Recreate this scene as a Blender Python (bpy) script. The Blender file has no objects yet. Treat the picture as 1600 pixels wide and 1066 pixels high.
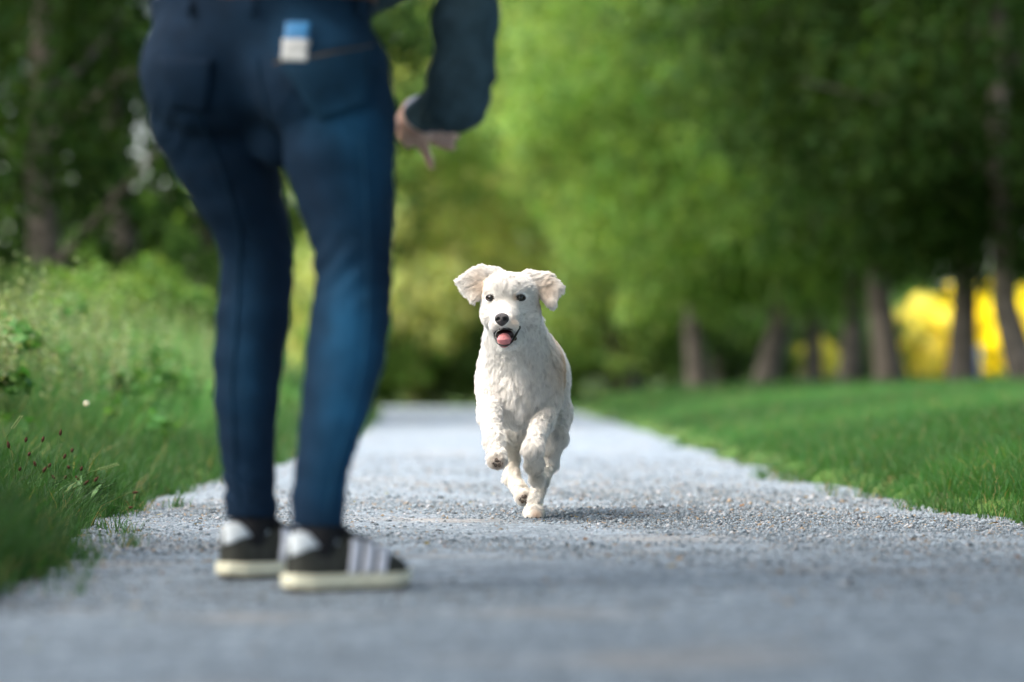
import bpy, math, random
import numpy as np
from mathutils import Vector, Matrix
from mathutils.bvhtree import BVHTree

random.seed(7)
rng = np.random.default_rng(7)
sc = bpy.context.scene
col = sc.collection

# ------------------------------------------------------------------ camera, world, sun, exposure
CAMZ, FPX, HOR = 0.36, 6000.0, 598.0
cam_d = bpy.data.cameras.new('camera')
cam = bpy.data.objects.new('camera', cam_d); col.objects.link(cam)
cam.location = (0, 0, CAMZ); cam.rotation_euler = (math.radians(90), 0, 0)
cam_d.sensor_width = 36; cam_d.lens = 135
cam_d.shift_y = (HOR - 533) / 1600
cam_d.clip_start = 0.1; cam_d.clip_end = 2000
cam_d.dof.use_dof = True; cam_d.dof.focus_distance = 9.78; cam_d.dof.aperture_fstop = 2.35
sc.camera = cam

SUN_EL, SUN_AZ = math.radians(52), math.radians(-122)      # azimuth measured from +Y (away from camera) towards +X
w = bpy.data.worlds.new('World'); sc.world = w; w.use_nodes = True
nt = w.node_tree; bg = nt.nodes['Background']
sky = nt.nodes.new('ShaderNodeTexSky'); sky.sky_type = 'NISHITA'; sky.sun_disc = False
sky.sun_elevation = SUN_EL; sky.sun_rotation = SUN_AZ; sky.dust_density = 5.0; sky.air_density = 0.9; sky.ozone_density = 0.6
nt.links.new(sky.outputs['Color'], bg.inputs['Color']); bg.inputs['Strength'].default_value = 0.125
sun_d = bpy.data.lights.new('sun', 'SUN'); sun = bpy.data.objects.new('sun', sun_d); col.objects.link(sun)
sun_d.energy = 1.5; sun_d.angle = math.radians(100); sun_d.color = (1.0, 0.98, 0.95)
sdir = Vector((math.sin(SUN_AZ) * math.cos(SUN_EL), math.cos(SUN_AZ) * math.cos(SUN_EL), math.sin(SUN_EL)))
sun.rotation_euler = sdir.to_track_quat('Z', 'Y').to_euler(); sun.location = (-10, 20, 30)

sc.view_settings.view_transform = 'Standard'; sc.view_settings.look = 'None'
sc.view_settings.exposure = 2.28; sc.view_settings.gamma = 1.0
sc.cycles.use_denoising = True; sc.cycles.denoiser = 'OPENIMAGEDENOISE'
sc.cycles.max_bounces = 8; sc.cycles.diffuse_bounces = 5; sc.cycles.glossy_bounces = 2
sc.cycles.transmission_bounces = 3; sc.cycles.transparent_max_bounces = 4
sc.cycles.sample_clamp_indirect = 6.0; sc.cycles.caustics_reflective = False; sc.cycles.caustics_refractive = False

# ------------------------------------------------------------------ helpers
def P(px, py, d):
    """world point that the photograph shows at (px, py) when it stands d metres away"""
    return np.array([(px - 800) / FPX * d, d, CAMZ + (HOR - py) / FPX * d])

def tag(o, label=None, cat=None, group=None, kind=None):
    if label: o['label'] = label
    if cat: o['category'] = cat
    if group: o['group'] = group
    if kind: o['kind'] = kind
    return o

def empty(name, loc=(0, 0, 0), rz=0.0):
    o = bpy.data.objects.new(name, None); col.objects.link(o)
    o.location = loc; o.rotation_euler = (0, 0, rz); o.empty_display_size = 0.1
    return o

def mesh_np(name, V, F, mat=None, colors=None, smooth=False):
    V = np.asarray(V, np.float32); F = np.asarray(F, np.int32)
    me = bpy.data.meshes.new(name)
    me.vertices.add(len(V)); me.vertices.foreach_set('co', V.ravel())
    k = F.shape[1]
    me.loops.add(F.size); me.loops.foreach_set('vertex_index', F.ravel())
    me.polygons.add(len(F)); me.polygons.foreach_set('loop_start', np.arange(0, F.size, k, dtype=np.int32))
    me.update(calc_edges=True); me.validate()
    if smooth: me.polygons.foreach_set('use_smooth', np.ones(len(me.polygons), bool))
    if colors is not None:
        c = np.ones((len(V), 4), np.float32); c[:, :3] = colors
        a = me.color_attributes.new('Col', 'FLOAT_COLOR', 'POINT'); a.data.foreach_set('color', c.ravel())
    if mat: me.materials.append(mat)
    return me

def link(name, me, parent=None, local=False):
    """link a mesh; world coordinates are moved to the parent's frame unless local"""
    o = bpy.data.objects.new(name, me); col.objects.link(o)
    if parent is not None:
        o.parent = parent
        if not local:
            bpy.context.view_layer.update()
            o.matrix_parent_inverse = parent.matrix_world.inverted()
    return o

def vnoise(p, s=1.0, seed=0):
    """cheap smooth pseudo-noise in about -1..1"""
    p = np.asarray(p) * s
    r = np.random.default_rng(1000 + seed); out = 0
    for i in range(5):
        k = r.normal(size=p.shape[-1]) * (1 + 0.6 * i); out = out + np.sin(p @ k + r.uniform(0, 6.28)) / (1 + 0.5 * i)
    return out / 2.2

# ------------------------------------------------------------------ materials
def new_mat(name):
    m = bpy.data.materials.new(name); m.use_nodes = True
    return m, m.node_tree, m.node_tree.nodes['Principled BSDF']

def simple(name, c, rough=0.6, spec=0.3, bump=0.0, bscale=200.0, var=0.0, vscale=20.0):
    m, t, b = new_mat(name)
    b.inputs['Roughness'].default_value = rough; b.inputs['Specular IOR Level'].default_value = spec
    b.inputs['Base Color'].default_value = (*c, 1)
    if var:
        n = t.nodes.new('ShaderNodeTexNoise'); n.inputs['Scale'].default_value = vscale; n.inputs['Detail'].default_value = 5
        r = t.nodes.new('ShaderNodeValToRGB')
        r.color_ramp.elements[0].position = 0.3; r.color_ramp.elements[1].position = 0.7
        r.color_ramp.elements[0].color = (*[x * (1 - var) for x in c], 1); r.color_ramp.elements[1].color = (*[min(1, x * (1 + var)) for x in c], 1)
        tc = t.nodes.new('ShaderNodeTexCoord'); t.links.new(tc.outputs['Object'], n.inputs['Vector'])
        t.links.new(n.outputs['Fac'], r.inputs['Fac']); t.links.new(r.outputs['Color'], b.inputs['Base Color'])
    if bump:
        n = t.nodes.new('ShaderNodeTexNoise'); n.inputs['Scale'].default_value = bscale; n.inputs['Detail'].default_value = 4
        tc = t.nodes.new('ShaderNodeTexCoord'); t.links.new(tc.outputs['Object'], n.inputs['Vector'])
        bp = t.nodes.new('ShaderNodeBump'); bp.inputs['Strength'].default_value = bump; bp.inputs['Distance'].default_value = 0.01
        t.links.new(n.outputs['Fac'], bp.inputs['Height']); t.links.new(bp.outputs['Normal'], b.inputs['Normal'])
    return m

def attr_mat(name, rough=0.7, spec=0.2, trans=0.0, tcol=(1, 1, 1), objcol=False, nscale=0.0):
    """colour from the Col attribute, optionally times the object's own colour, optionally with light let through"""
    m, t, b = new_mat(name)
    a = t.nodes.new('ShaderNodeAttribute'); a.attribute_name = 'Col'
    c = a.outputs['Color']
    if objcol:
        oi = t.nodes.new('ShaderNodeObjectInfo'); mx = t.nodes.new('ShaderNodeMix'); mx.data_type = 'RGBA'; mx.blend_type = 'MULTIPLY'
        mx.inputs['Factor'].default_value = 1
        t.links.new(c, mx.inputs['A']); t.links.new(oi.outputs['Color'], mx.inputs['B']); c = mx.outputs['Result']
    if nscale:
        n = t.nodes.new('ShaderNodeTexNoise'); n.inputs['Scale'].default_value = nscale; n.inputs['Detail'].default_value = 4
        tc = t.nodes.new('ShaderNodeTexCoord'); t.links.new(tc.outputs['Object'], n.inputs['Vector'])
        mr = t.nodes.new('ShaderNodeMapRange'); mr.inputs['To Min'].default_value = 0.75; mr.inputs['To Max'].default_value = 1.25
        t.links.new(n.outputs['Fac'], mr.inputs['Value'])
        mx2 = t.nodes.new('ShaderNodeMix'); mx2.data_type = 'RGBA'; mx2.blend_type = 'MULTIPLY'; mx2.inputs['Factor'].default_value = 1
        t.links.new(c, mx2.inputs['A']); t.links.new(mr.outputs['Result'], mx2.inputs['B']); c = mx2.outputs['Result']
    t.links.new(c, b.inputs['Base Color'])
    b.inputs['Roughness'].default_value = rough; b.inputs['Specular IOR Level'].default_value = spec
    if trans:
        tr = t.nodes.new('ShaderNodeBsdfTranslucent'); ms = t.nodes.new('ShaderNodeMixShader'); ms.inputs['Fac'].default_value = trans
        mx3 = t.nodes.new('ShaderNodeMix'); mx3.data_type = 'RGBA'; mx3.blend_type = 'MULTIPLY'; mx3.inputs['Factor'].default_value = 1
        mx3.inputs['B'].default_value = (*tcol, 1)
        t.links.new(c, mx3.inputs['A']); t.links.new(mx3.outputs['Result'], tr.inputs['Color'])
        t.links.new(b.outputs['BSDF'], ms.inputs[1]); t.links.new(tr.outputs['BSDF'], ms.inputs[2])
        t.links.new(ms.outputs['Shader'], t.nodes['Material Output'].inputs['Surface'])
    return m

M_LEAF = attr_mat('leaf', 0.75, 0.08, 0.5, (1.5, 1.45, 0.7), objcol=True)
M_BLADE = attr_mat('grass_blade', 0.6, 0.25, 0.42, (1.4, 1.4, 0.7))
M_BARK = simple('bark', (0.085, 0.074, 0.062), 0.9, 0.1, 0.6, 30, 0.45, 8)
M_STONE = attr_mat('stone', 0.85, 0.25, nscale=300)
M_FUR = attr_mat('fur', 0.75, 0.12, 0.42, (1, 1, 1))
M_SKINFUR = attr_mat('dog_coat', 0.85, 0.1, nscale=60)
M_DENIM = None

# ------------------------------------------------------------------ terrain layout
LD = [0, 5, 6, 7.15, 9.3, 11, 14.7, 17, 30, 51, 60]
LX = [-.92, -.90, -.90, -.95, -1.07, -1.14, -1.13, -1.03, -1.20, -1.78, -2.1]
RD = [0, 8, 10.1, 11.25, 12.9, 16.7, 31, 43, 51, 60]
RX = [1.7, 1.47, 1.345, 1.22, 1.16, 1.06, 1.03, .88, .80, .75]
def rag(d, s):
    d = np.asarray(d, float)
    return (0.030 * np.sin(d * 4.1 + s) + 0.022 * np.sin(d * 9.7 + 2 * s) + 0.014 * np.sin(d * 23 + 3 * s) + 0.04 * np.sin(d * 1.7 + 1.3 * s))
def left(d): return np.interp(d, LD, LX) + rag(d, 1.0) * np.clip(np.asarray(d) / 20, 0.6, 1.3)
def right(d): return np.interp(d, RD, RX) + rag(d, 4.0) * np.clip(np.asarray(d) / 20, 0.6, 1.3)

def H(x, d):
    """height of the ground beside the path"""
    x = np.asarray(x, float); d = np.asarray(d, float)
    lat = np.maximum(left(d) - x, x - right(d))
    rs = (x > 0)
    far = np.clip((d - 50) / 5, 0, 1)
    lip = 0.03 * np.clip(lat / 0.05, 0, 1)
    z_r = lip + 0.34 * (1 - np.exp(-np.clip(lat, 0, None) / 1.5)) * np.clip((d - 4) / 10, .25, 1)
    z_l = lip + 0.12 * (1 - np.exp(-np.clip(lat, 0, None) / 1.2))
    z = np.where(rs, z_r, z_l)
    keep = np.where(rs & (lat > 0.6), 1.0, 1 - far)       # the far bend of the path lies on level ground
    z = z * keep
    z = z + 0.02 * np.sin(x * 1.9 + d * .7) * np.clip(lat, 0, 1) * np.where(d < 55, 1, .6)
    return np.where(lat < 0, -0.012, np.maximum(z, -0.012))

def ground():
    ds = np.concatenate([np.linspace(-12, 4, 9)[:-1], np.linspace(4, 20, 260)[:-1], np.linspace(20, 60, 160)[:-1], np.linspace(60, 130, 30)[:-1], [150, 200, 400, 900]])
    offs = np.array([0, .012, .03, .055, .1, .18, .3, .5, .8, 1.2, 1.7, 2.4, 3.5, 5, 8, 12, 20, 40, 120, 600])
    V = []
    for d in ds:
        l, r = float(left(max(d, 0))), float(right(max(d, 0)))
        xs = np.concatenate([l - offs[::-1], [l + .02, r - .02], r + offs])
        zs = H(xs, np.full(len(xs), max(d, 0)))
        zs[len(offs):len(offs) + 2] = -0.012
        V.append(np.stack([xs, np.full(len(xs), d), zs], 1))
    n = len(V[0]); V = np.concatenate(V)
    i = np.arange(len(ds) - 1)[:, None] * n + np.arange(n - 1)[None]
    F = np.stack([i, i + 1, i + n + 1, i + n], -1).reshape(-1, 4)
    m, t, b = new_mat('soil_and_turf')
    tc = t.nodes.new('ShaderNodeTexCoord'); n1 = t.nodes.new('ShaderNodeTexNoise'); n1.inputs['Scale'].default_value = 3; n1.inputs['Detail'].default_value = 8
    t.links.new(tc.outputs['Object'], n1.inputs['Vector'])
    r = t.nodes.new('ShaderNodeValToRGB'); e = r.color_ramp.elements
    e[0].position = .35; e[0].color = (.035, .05, .018, 1); e[1].position = .62; e[1].color = (.07, .13, .03, 1)
    t.links.new(n1.outputs['Fac'], r.inputs['Fac']); t.links.new(r.outputs['Color'], b.inputs['Base Color'])
    b.inputs['Roughness'].default_value = .95; b.inputs['Specular IOR Level'].default_value = .1
    o = link('ground', mesh_np('ground', V, F, m, smooth=True)); tag(o, 'grassy ground on both sides of the gravel path', kind='structure')

def path():
    ds = np.concatenate([np.linspace(-12, 5, 18)[:-1], np.linspace(5, 20, 160)[:-1], np.linspace(20, 51, 120)])
    xs = np.linspace(0, 1, 60)
    V = []
    for d in ds:
        l, r = float(left(max(d, 0))) - .03, float(right(max(d, 0))) + .03
        x = l + (r - l) * xs
        u = np.abs(xs - .5) * 2
        z = 0.012 * (1 - u ** 2) - 0.004 + .004 * vnoise(np.stack([x, np.full_like(x, d)], 1), 2.3, 3)
        if d > 45: z = z * (1 - (d - 45) / 12)
        V.append(np.stack([x, np.full_like(x, d), z], 1))
    # the bend to the left at the far end
    c = np.array([-1.9, 51.0]); l0 = float(left(51)) - .03; r0 = float(right(51)) + .03
    for a in np.linspace(8, 90, 10):
        rad = np.array([.02 + (r0 - l0) * q for q in xs]); an = math.radians(a)
        x = l0 - .02 + rad * math.cos(an); y = 51 + rad * math.sin(an) * 1.9
        V.append(np.stack([x, y, np.full_like(x, .002)], 1))
    for q in np.linspace(1, 40, 8):
        y = 51 + (.02 + (r0 - l0) * xs) * 1.9
        V.append(np.stack([np.full_like(y, l0 - .02 - q), y, np.full_like(y, .002)], 1))
    n = 60; k = len(V); V = np.concatenate(V)
    i = np.arange(k - 1)[:, None] * n + np.arange(n - 1)[None]
    F = np.stack([i, i + 1, i + n + 1, i + n], -1).reshape(-1, 4)
    m, t, b = new_mat('gravel')
    L = t.links.new
    tc = t.nodes.new('ShaderNodeTexCoord')
    vo = t.nodes.new('ShaderNodeTexVoronoi'); vo.inputs['Scale'].default_value = 85; L(tc.outputs['Object'], vo.inputs['Vector'])
    vo2 = t.nodes.new('ShaderNodeTexVoronoi'); vo2.inputs['Scale'].default_value = 28; L(tc.outputs['Object'], vo2.inputs['Vector'])
    n1 = t.nodes.new('ShaderNodeTexNoise'); n1.inputs['Scale'].default_value = 1.6; n1.inputs['Detail'].default_value = 7; L(tc.outputs['Object'], n1.inputs['Vector'])
    sep = t.nodes.new('ShaderNodeSeparateColor'); L(vo.outputs['Color'], sep.inputs['Color'])
    r = t.nodes.new('ShaderNodeValToRGB'); e = r.color_ramp.elements
    e[0].position = 0; e[0].color = (.080, .104, .120, 1); e[1].position = 1; e[1].color = (.26, .305, .335, 1)
    x = r.color_ramp.elements.new(.5); x.color = (.142, .175, .198, 1)
    L(sep.outputs['Red'], r.inputs['Fac'])
    tan = t.nodes.new('ShaderNodeValToRGB'); te = tan.color_ramp.elements
    te[0].position = .56; te[0].color = (0, 0, 0, 1); te[1].position = .72; te[1].color = (.55, .55, .55, 1); L(n1.outputs['Fac'], tan.inputs['Fac'])
    mx = t.nodes.new('ShaderNodeMix'); mx.data_type = 'RGBA'; L(tan.outputs['Color'], mx.inputs['Factor'])
    mx.inputs['B'].default_value = (.30, .25, .19, 1); L(r.outputs['Color'], mx.inputs['A'])
    n2 = t.nodes.new('ShaderNodeTexNoise'); n2.inputs['Scale'].default_value = 7; n2.inputs['Detail'].default_value = 6; n2.inputs['Roughness'].default_value = .7; L(tc.outputs['Object'], n2.inputs['Vector'])
    mr = t.nodes.new('ShaderNodeMapRange'); mr.inputs['From Min'].default_value = .3; mr.inputs['From Max'].default_value = .7; mr.inputs['To Min'].default_value = .62; mr.inputs['To Max'].default_value = 1.3; L(n2.outputs['Fac'], mr.inputs['Value'])
    mz = t.nodes.new('ShaderNodeMix'); mz.data_type = 'RGBA'; mz.blend_type = 'MULTIPLY'; mz.inputs['Factor'].default_value = 1; L(mx.outputs['Result'], mz.inputs['A']); L(mr.outputs['Result'], mz.inputs['B'])
    L(mz.outputs['Result'], b.inputs['Base Color']); b.inputs['Roughness'].default_value = .8; b.inputs['Specular IOR Level'].default_value = .35
    bp = t.nodes.new('ShaderNodeBump'); bp.inputs['Strength'].default_value = .9; bp.inputs['Distance'].default_value = .006
    ad = t.nodes.new('ShaderNodeMath'); ad.operation = 'ADD'; L(vo.outputs['Distance'], ad.inputs[0]); L(vo2.outputs['Distance'], ad.inputs[1])
    bp.invert = True; L(ad.outputs[0], bp.inputs['Height']); L(bp.outputs['Normal'], b.inputs['Normal'])
    o = link('path', mesh_np('path', V, F, m, smooth=True)); tag(o, 'pale grey gravel path running straight away from the camera', kind='structure')

ground(); path()

def path_z(x, d):
    l, r = left(d), right(d); u = np.abs((x - l) / (r - l) - .5) * 2
    return 0.012 * (1 - u ** 2) - 0.004

def pebbles():
    n1, n2 = 80000, 30000
    d = np.concatenate([np.clip(rng.normal(10.1, 1.25, n1), 6.2, 16), 1 / rng.uniform(1 / 19., 1 / 6.0, n2)])
    n = n1 + n2
    l, r = left(d), right(d); x = l - .03 + (r - l + .06) * rng.random(n)
    s = (0.0018 + 0.0025 * rng.random(n) ** 2.2) * np.where(rng.random(n) < .04, 2.0, 1.0) * np.clip(d / 10, .9, 1.5)
    base = np.array([[1, 0, 0], [-1, 0, 0], [0, 1, 0], [0, -1, 0], [0, 0, 1], [0, 0, -1]], float)
    V = base[None] * s[:, None, None] * rng.uniform(.6, 1.5, (n, 6, 1)) + rng.normal(0, .2, (n, 6, 3)) * s[:, None, None]
    V[..., 2] *= .65
    a = rng.uniform(0, 6.28, n); ca, sa = np.cos(a)[:, None], np.sin(a)[:, None]
    X = V[..., 0] * ca - V[..., 1] * sa; Y = V[..., 0] * sa + V[..., 1] * ca
    V[..., 0] = X + x[:, None]; V[..., 1] = Y + d[:, None]; V[..., 2] += (path_z(x, d) + s * .35)[:, None]
    f = np.array([[0, 2, 4], [2, 1, 4], [1, 3, 4], [3, 0, 4], [2, 0, 5], [1, 2, 5], [3, 1, 5], [0, 3, 5]])
    F = (f[None] + (np.arange(n) * 6)[:, None, None]).reshape(-1, 3)
    v = rng.random(n)
    c = np.array([.136, .167, .190])[None] * (0.45 + 1.25 * v)[:, None]
    tn = rng.random(n); c[tn < .07] = np.array([.22, .175, .125]) * rng.uniform(.6, 1.3, ((tn < .07).sum(), 1)); c[(tn > .10) & (tn < .17)] = (.32, .33, .34); c[(tn > .17) & (tn < .22)] = (.065, .068, .075)
    C = np.repeat(c, 6, 0)
    o = link('loose_gravel', mesh_np('loose_gravel', V.reshape(-1, 3), F, M_STONE, C)); tag(o, 'loose grey and tan stones scattered over the path', 'gravel', kind='stuff')
pebbles()

# ------------------------------------------------------------------ grass
def leaves(centres, radii, per, size, seed, base=(1, 1, 1)):
    r = np.random.default_rng(seed); n = len(centres) * per
    c = np.repeat(centres, per, 0); rr = np.repeat(radii, per)[:, None]
    g = r.normal(size=(n, 3)); g /= np.linalg.norm(g, axis=1, keepdims=True); g *= r.random((n, 1)) ** .45
    g[:, 2] *= .7
    p = c + g * rr
    nrm = g + r.normal(size=(n, 3)) * .7 + np.array([0, 0, .5]); nrm /= np.linalg.norm(nrm, axis=1, keepdims=True)
    t = np.cross(nrm, r.normal(size=(n, 3))); t /= np.linalg.norm(t, axis=1, keepdims=True); b = np.cross(nrm, t)
    s = (size * r.uniform(.6, 1.3, n))[:, None]
    V = np.stack([p - t * s, p + b * s * .5 + nrm * s * .12, p + t * s, p - b * s * .5 + nrm * s * .12], 1).reshape(-1, 3)
    i = np.arange(n) * 4
    F = np.concatenate([np.stack([i, i + 1, i + 2], 1), np.stack([i, i + 2, i + 3], 1)])
    cl = np.repeat(r.uniform(.72, 1.25, len(centres)), per)[:, None] * r.uniform(.75, 1.25, (n, 1)) * np.array(base)[None]
    cl[:, 0] *= r.uniform(.8, 1.25, n)
    return V, F, np.repeat(cl, 4, 0)

def blades(name, x, d, h, wd, lean, color, label, cat='grass', z0=None):
    n = len(x); z = H(x, d) if z0 is None else z0
    a = rng.uniform(0, 6.283, n); la = rng.uniform(0, 6.283, n)
    ux, uy = np.cos(a) * wd, np.sin(a) * wd
    lx, ly = np.cos(la) * lean * h, np.sin(la) * lean * h
    def pt(t, s):
        return np.stack([x + lx * t * t + ux * s, d + ly * t * t + uy * s, z - .005 + h * t * (1 - .25 * lean * t)], 1)
    V = np.stack([pt(0, -.5), pt(0, .5), pt(.55, -.42), pt(.55, .42), pt(1, 0)], 1).reshape(-1, 3)
    f = np.array([[0, 1, 3], [0, 3, 2], [2, 3, 4]])
    F = (f[None] + (np.arange(n) * 5)[:, None, None]).reshape(-1, 3)
    C = np.repeat(color, 5, 0)
    o = link(name, mesh_np(name, V, F, M_BLADE, C)); tag(o, label, cat, kind='stuff')
    return o

def gcol(n, base, var=.3, dry=.04):
    v = rng.uniform(1 - var, 1 + var, (n, 1)); c = np.array(base)[None] * v
    c[:, 0] *= rng.uniform(.7, 1.35, n); k = rng.random(n) < dry; c[k] = np.array([.25, .2, .09]) * rng.uniform(.6, 1.1, (k.sum(), 1))
    return c

def lawn_right():
    n = 170000
    d = 1 / rng.uniform(1 / 62., 1 / 7.6, n); u = rng.random(n) ** 1.15
    r = right(d); x = r - .02 + u * (.16 * d + .9 - r).clip(.3)
    lat = x - r
    p = vnoise(np.stack([x, d], 1), 1.8, 5); p2 = vnoise(np.stack([x, d], 1), .5, 9)
    h = (.045 + .035 * rng.random(n) + .025 * p.clip(0)) * np.clip(lat / .1, .5, 1) * np.where(d < 13, 1 + .7 * np.clip(lat / .3, 0, 1) * rng.random(n), 1)
    wd = .0028 * np.clip(d / 10, .9, 6) ** .95
    c = gcol(n, (.034, .108, .024), .3); c *= (.92 + .38 * p2 + .2 * p)[:, None].clip(.3)
    blades('lawn_grass', x, d, h, wd, rng.uniform(.2, .9, n), c.clip(.004), 'short mown green lawn grass right of the path')
def verge_left():
    n = 60000
    d = 1 / rng.uniform(1 / 40., 1 / 6.0, n); l = left(d)
    lat = rng.random(n) ** 1.3 * np.clip(.155 * d + .5 + l, .3, 3)
    x = l + .03 - lat
    p = vnoise(np.stack([x, d], 1), 2.5, 6)
    h = (.05 + .07 * rng.random(n)) * (1 + .5 * p) + np.clip(lat - .05, 0, .5) * .30 * rng.random(n)
    wd = .003 * np.clip(d / 10, .8, 4)
    c = gcol(n, (.026, .078, .018), .35, .03)
    blades('verge_grass', x, d, h.clip(.02), wd, rng.uniform(.2, 1., n), c, 'low green verge grass and weeds left of the path')
def meadow():
    n = 120000
    d = 1 / rng.uniform(1 / 50., 1 / 11.5, n); l = left(d)
    lat = .22 + rng.random(n) ** .9 * np.clip(.16 * d + 1.2 + l, .6, 9)
    x = l - lat
    q = np.stack([x, d], 1)
    p = vnoise(q, 1.1, 11); p2 = vnoise(q, 3.1, 12); p3 = vnoise(q * [1, .4], 7.5, 13)
    h = np.clip((lat - .12) * 1.3, .10, 1) * (.36 + .28 * rng.random(n) ** 1.5 + .13 * p + .08 * p2 + .05 * p3)
    h = h.clip(.06) * np.clip((d - 10.5) / 4, .3, 1)
    wd = .0055 * np.clip(d / 14, .8, 3)
    c = gcol(n, (.052, .145, .038), .4, .04); c *= (1 + .40 * p2 + .35 * p3)[:, None].clip(.3)
    pale = (p > .35) & (rng.random(n) < .35); c[pale] = np.array([.16, .21, .09]) * rng.uniform(.7, 1.2, (pale.sum(), 1))
    blades('meadow_grass', x, d, h, wd, rng.uniform(.1, .7, n), c.clip(.004), 'tall unmown meadow grass left of the path', 'tall grass')
    # flowering stalks that stand above the blades
    n = 3200
    d = 1 / rng.uniform(1 / 45., 1 / 12.5, n); l = left(d); lat = .5 + rng.random(n) * np.clip(.16 * d + 1.0 + l, .5, 8); x = l - lat
    h = np.clip(lat * 1.2, .3, 1) * rng.uniform(.45, .78, n) * (1 + .2 * vnoise(np.stack([x, d], 1), 1.1, 11))
    z = H(x, d); g = 6; T = np.linspace(.72, 1, g); an = rng.uniform(0, 6.28, n); ln = rng.uniform(.05, .25, n) * h
    cen = np.stack([np.repeat(x, g) + (np.cos(an) * ln)[:, None].repeat(g, 1).ravel() * np.tile(T, n) ** 2, np.repeat(d, g) + (np.sin(an) * ln)[:, None].repeat(g, 1).ravel() * np.tile(T, n) ** 2, np.repeat(z, g) + np.repeat(h, g) * np.tile(T, n)], 1)
    V, F, C = leaves(cen, np.full(len(cen), .016), 4, .010, 91)
    C = C / C.mean() * np.array([.15, .20, .09])[None] * np.repeat(np.repeat(rng.uniform(.5, 1.3, n), g * 4), 4)[:, None]
    o = link('grass_ears', mesh_np('grass_ears', V, F, M_BLADE, C)); tag(o, 'pale flowering grass ears above the tall meadow', 'grass', kind='stuff')
    # broad-leaved weeds between the grass
    m = 160; d = 1 / rng.uniform(1 / 40., 1 / 12.5, m); l = left(d); lat = .35 + rng.random(m) * np.clip(.16 * d + .9 + l, .5, 7); x = l - lat
    cen = np.stack([x, d, H(x, d) + np.clip(lat, .2, .8) * rng.uniform(.2, .75, m)], 1)
    V, F, C = leaves(cen, rng.uniform(.05, .13, m), 40, .035, 92); C = C * np.array([.055, .145, .03])[None]
    o = link('meadow_weeds', mesh_np('meadow_weeds', V, F, M_BLADE, C)); tag(o, 'broad-leaved green weeds among the tall meadow grass', 'weeds', kind='stuff')
lawn_right(); verge_left(); meadow()

def edge_growth():
    """small tufts creeping from both edges onto the gravel"""
    xs, ds = [], []
    for k in range(150):
        d = 1 / rng.uniform(1 / 24., 1 / 6.5); s = rng.random() < .5; e = float(left(d)) if s else float(right(d)); m = int(rng.integers(12, 45)); o = rng.uniform(-.02, .10) ** 1 if rng.random() < .8 else rng.uniform(.05, .2)
        xs.append((e + o if s else e - o) + rng.normal(0, .022, m)); ds.append(d + rng.normal(0, .03, m))
    x, d = np.concatenate(xs), np.concatenate(ds); n = len(x)
    blades('edge_tufts', x, d, rng.uniform(.02, .07, n), .0026 * np.clip(d / 10, .9, 3), rng.uniform(.3, 1.1, n), gcol(n, (.032, .092, .02), .35, .08), 'small grass tufts creeping onto the edges of the gravel', z0=np.maximum(H(x, d), 0) + .002)
def litter():
    n = 700; d = 1 / rng.uniform(1 / 24., 1 / 5.0, n); l, r = left(d), right(d); u = rng.beta(.45, .45, n); x = l + (r - l) * u
    V, F, C = leaves(np.stack([x, d, path_z(x, d) + .007], 1), np.full(n, .003), 1, .011, 93)
    V = V.reshape(-1, 4, 3); c = V.mean(1, keepdims=True); V = c + (V - c) * [1, 1, .3] * rng.uniform(.4, 1.2, (n, 1, 1)); V = V.reshape(-1, 3)
    C = C / C.mean() * np.repeat(np.where(rng.random((n, 1)) < .6, np.array([[.16, .10, .055]]), np.array([[.26, .20, .11]])), 4, 0)
    o = link('leaf_litter', mesh_np('leaf_litter', V, F, M_BLADE, C)); tag(o, 'small dry brown leaves and bits lying on the gravel', 'leaf litter', kind='stuff')
edge_growth(); litter()

# ------------------------------------------------------------------ trees and shrubs
def tube(pts, rad, seg=8):
    pts = np.asarray(pts, float); n = len(pts); V = []; F = []
    for i in range(n):
        t = pts[min(i + 1, n - 1)] - pts[max(i - 1, 0)]; t /= np.linalg.norm(t) + 1e-9
        a = np.cross(t, [0, 1, 0.1]); a /= np.linalg.norm(a) + 1e-9; b = np.cross(t, a)
        for j in range(seg):
            q = 2 * math.pi * j / seg; V.append(pts[i] + rad[i] * (math.cos(q) * a + math.sin(q) * b))
    for i in range(n - 1):
        for j in range(seg):
            k = (j + 1) % seg; F.append([i * seg + j, i * seg + k, (i + 1) * seg + k, (i + 1) * seg + j])
    return np.array(V), np.array(F)
def merge(parts):
    V, F, o = [], [], 0
    for v, f in parts: V.append(v); F.append(f + o); o += len(v)
    return np.concatenate(V), np.concatenate(F)

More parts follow.
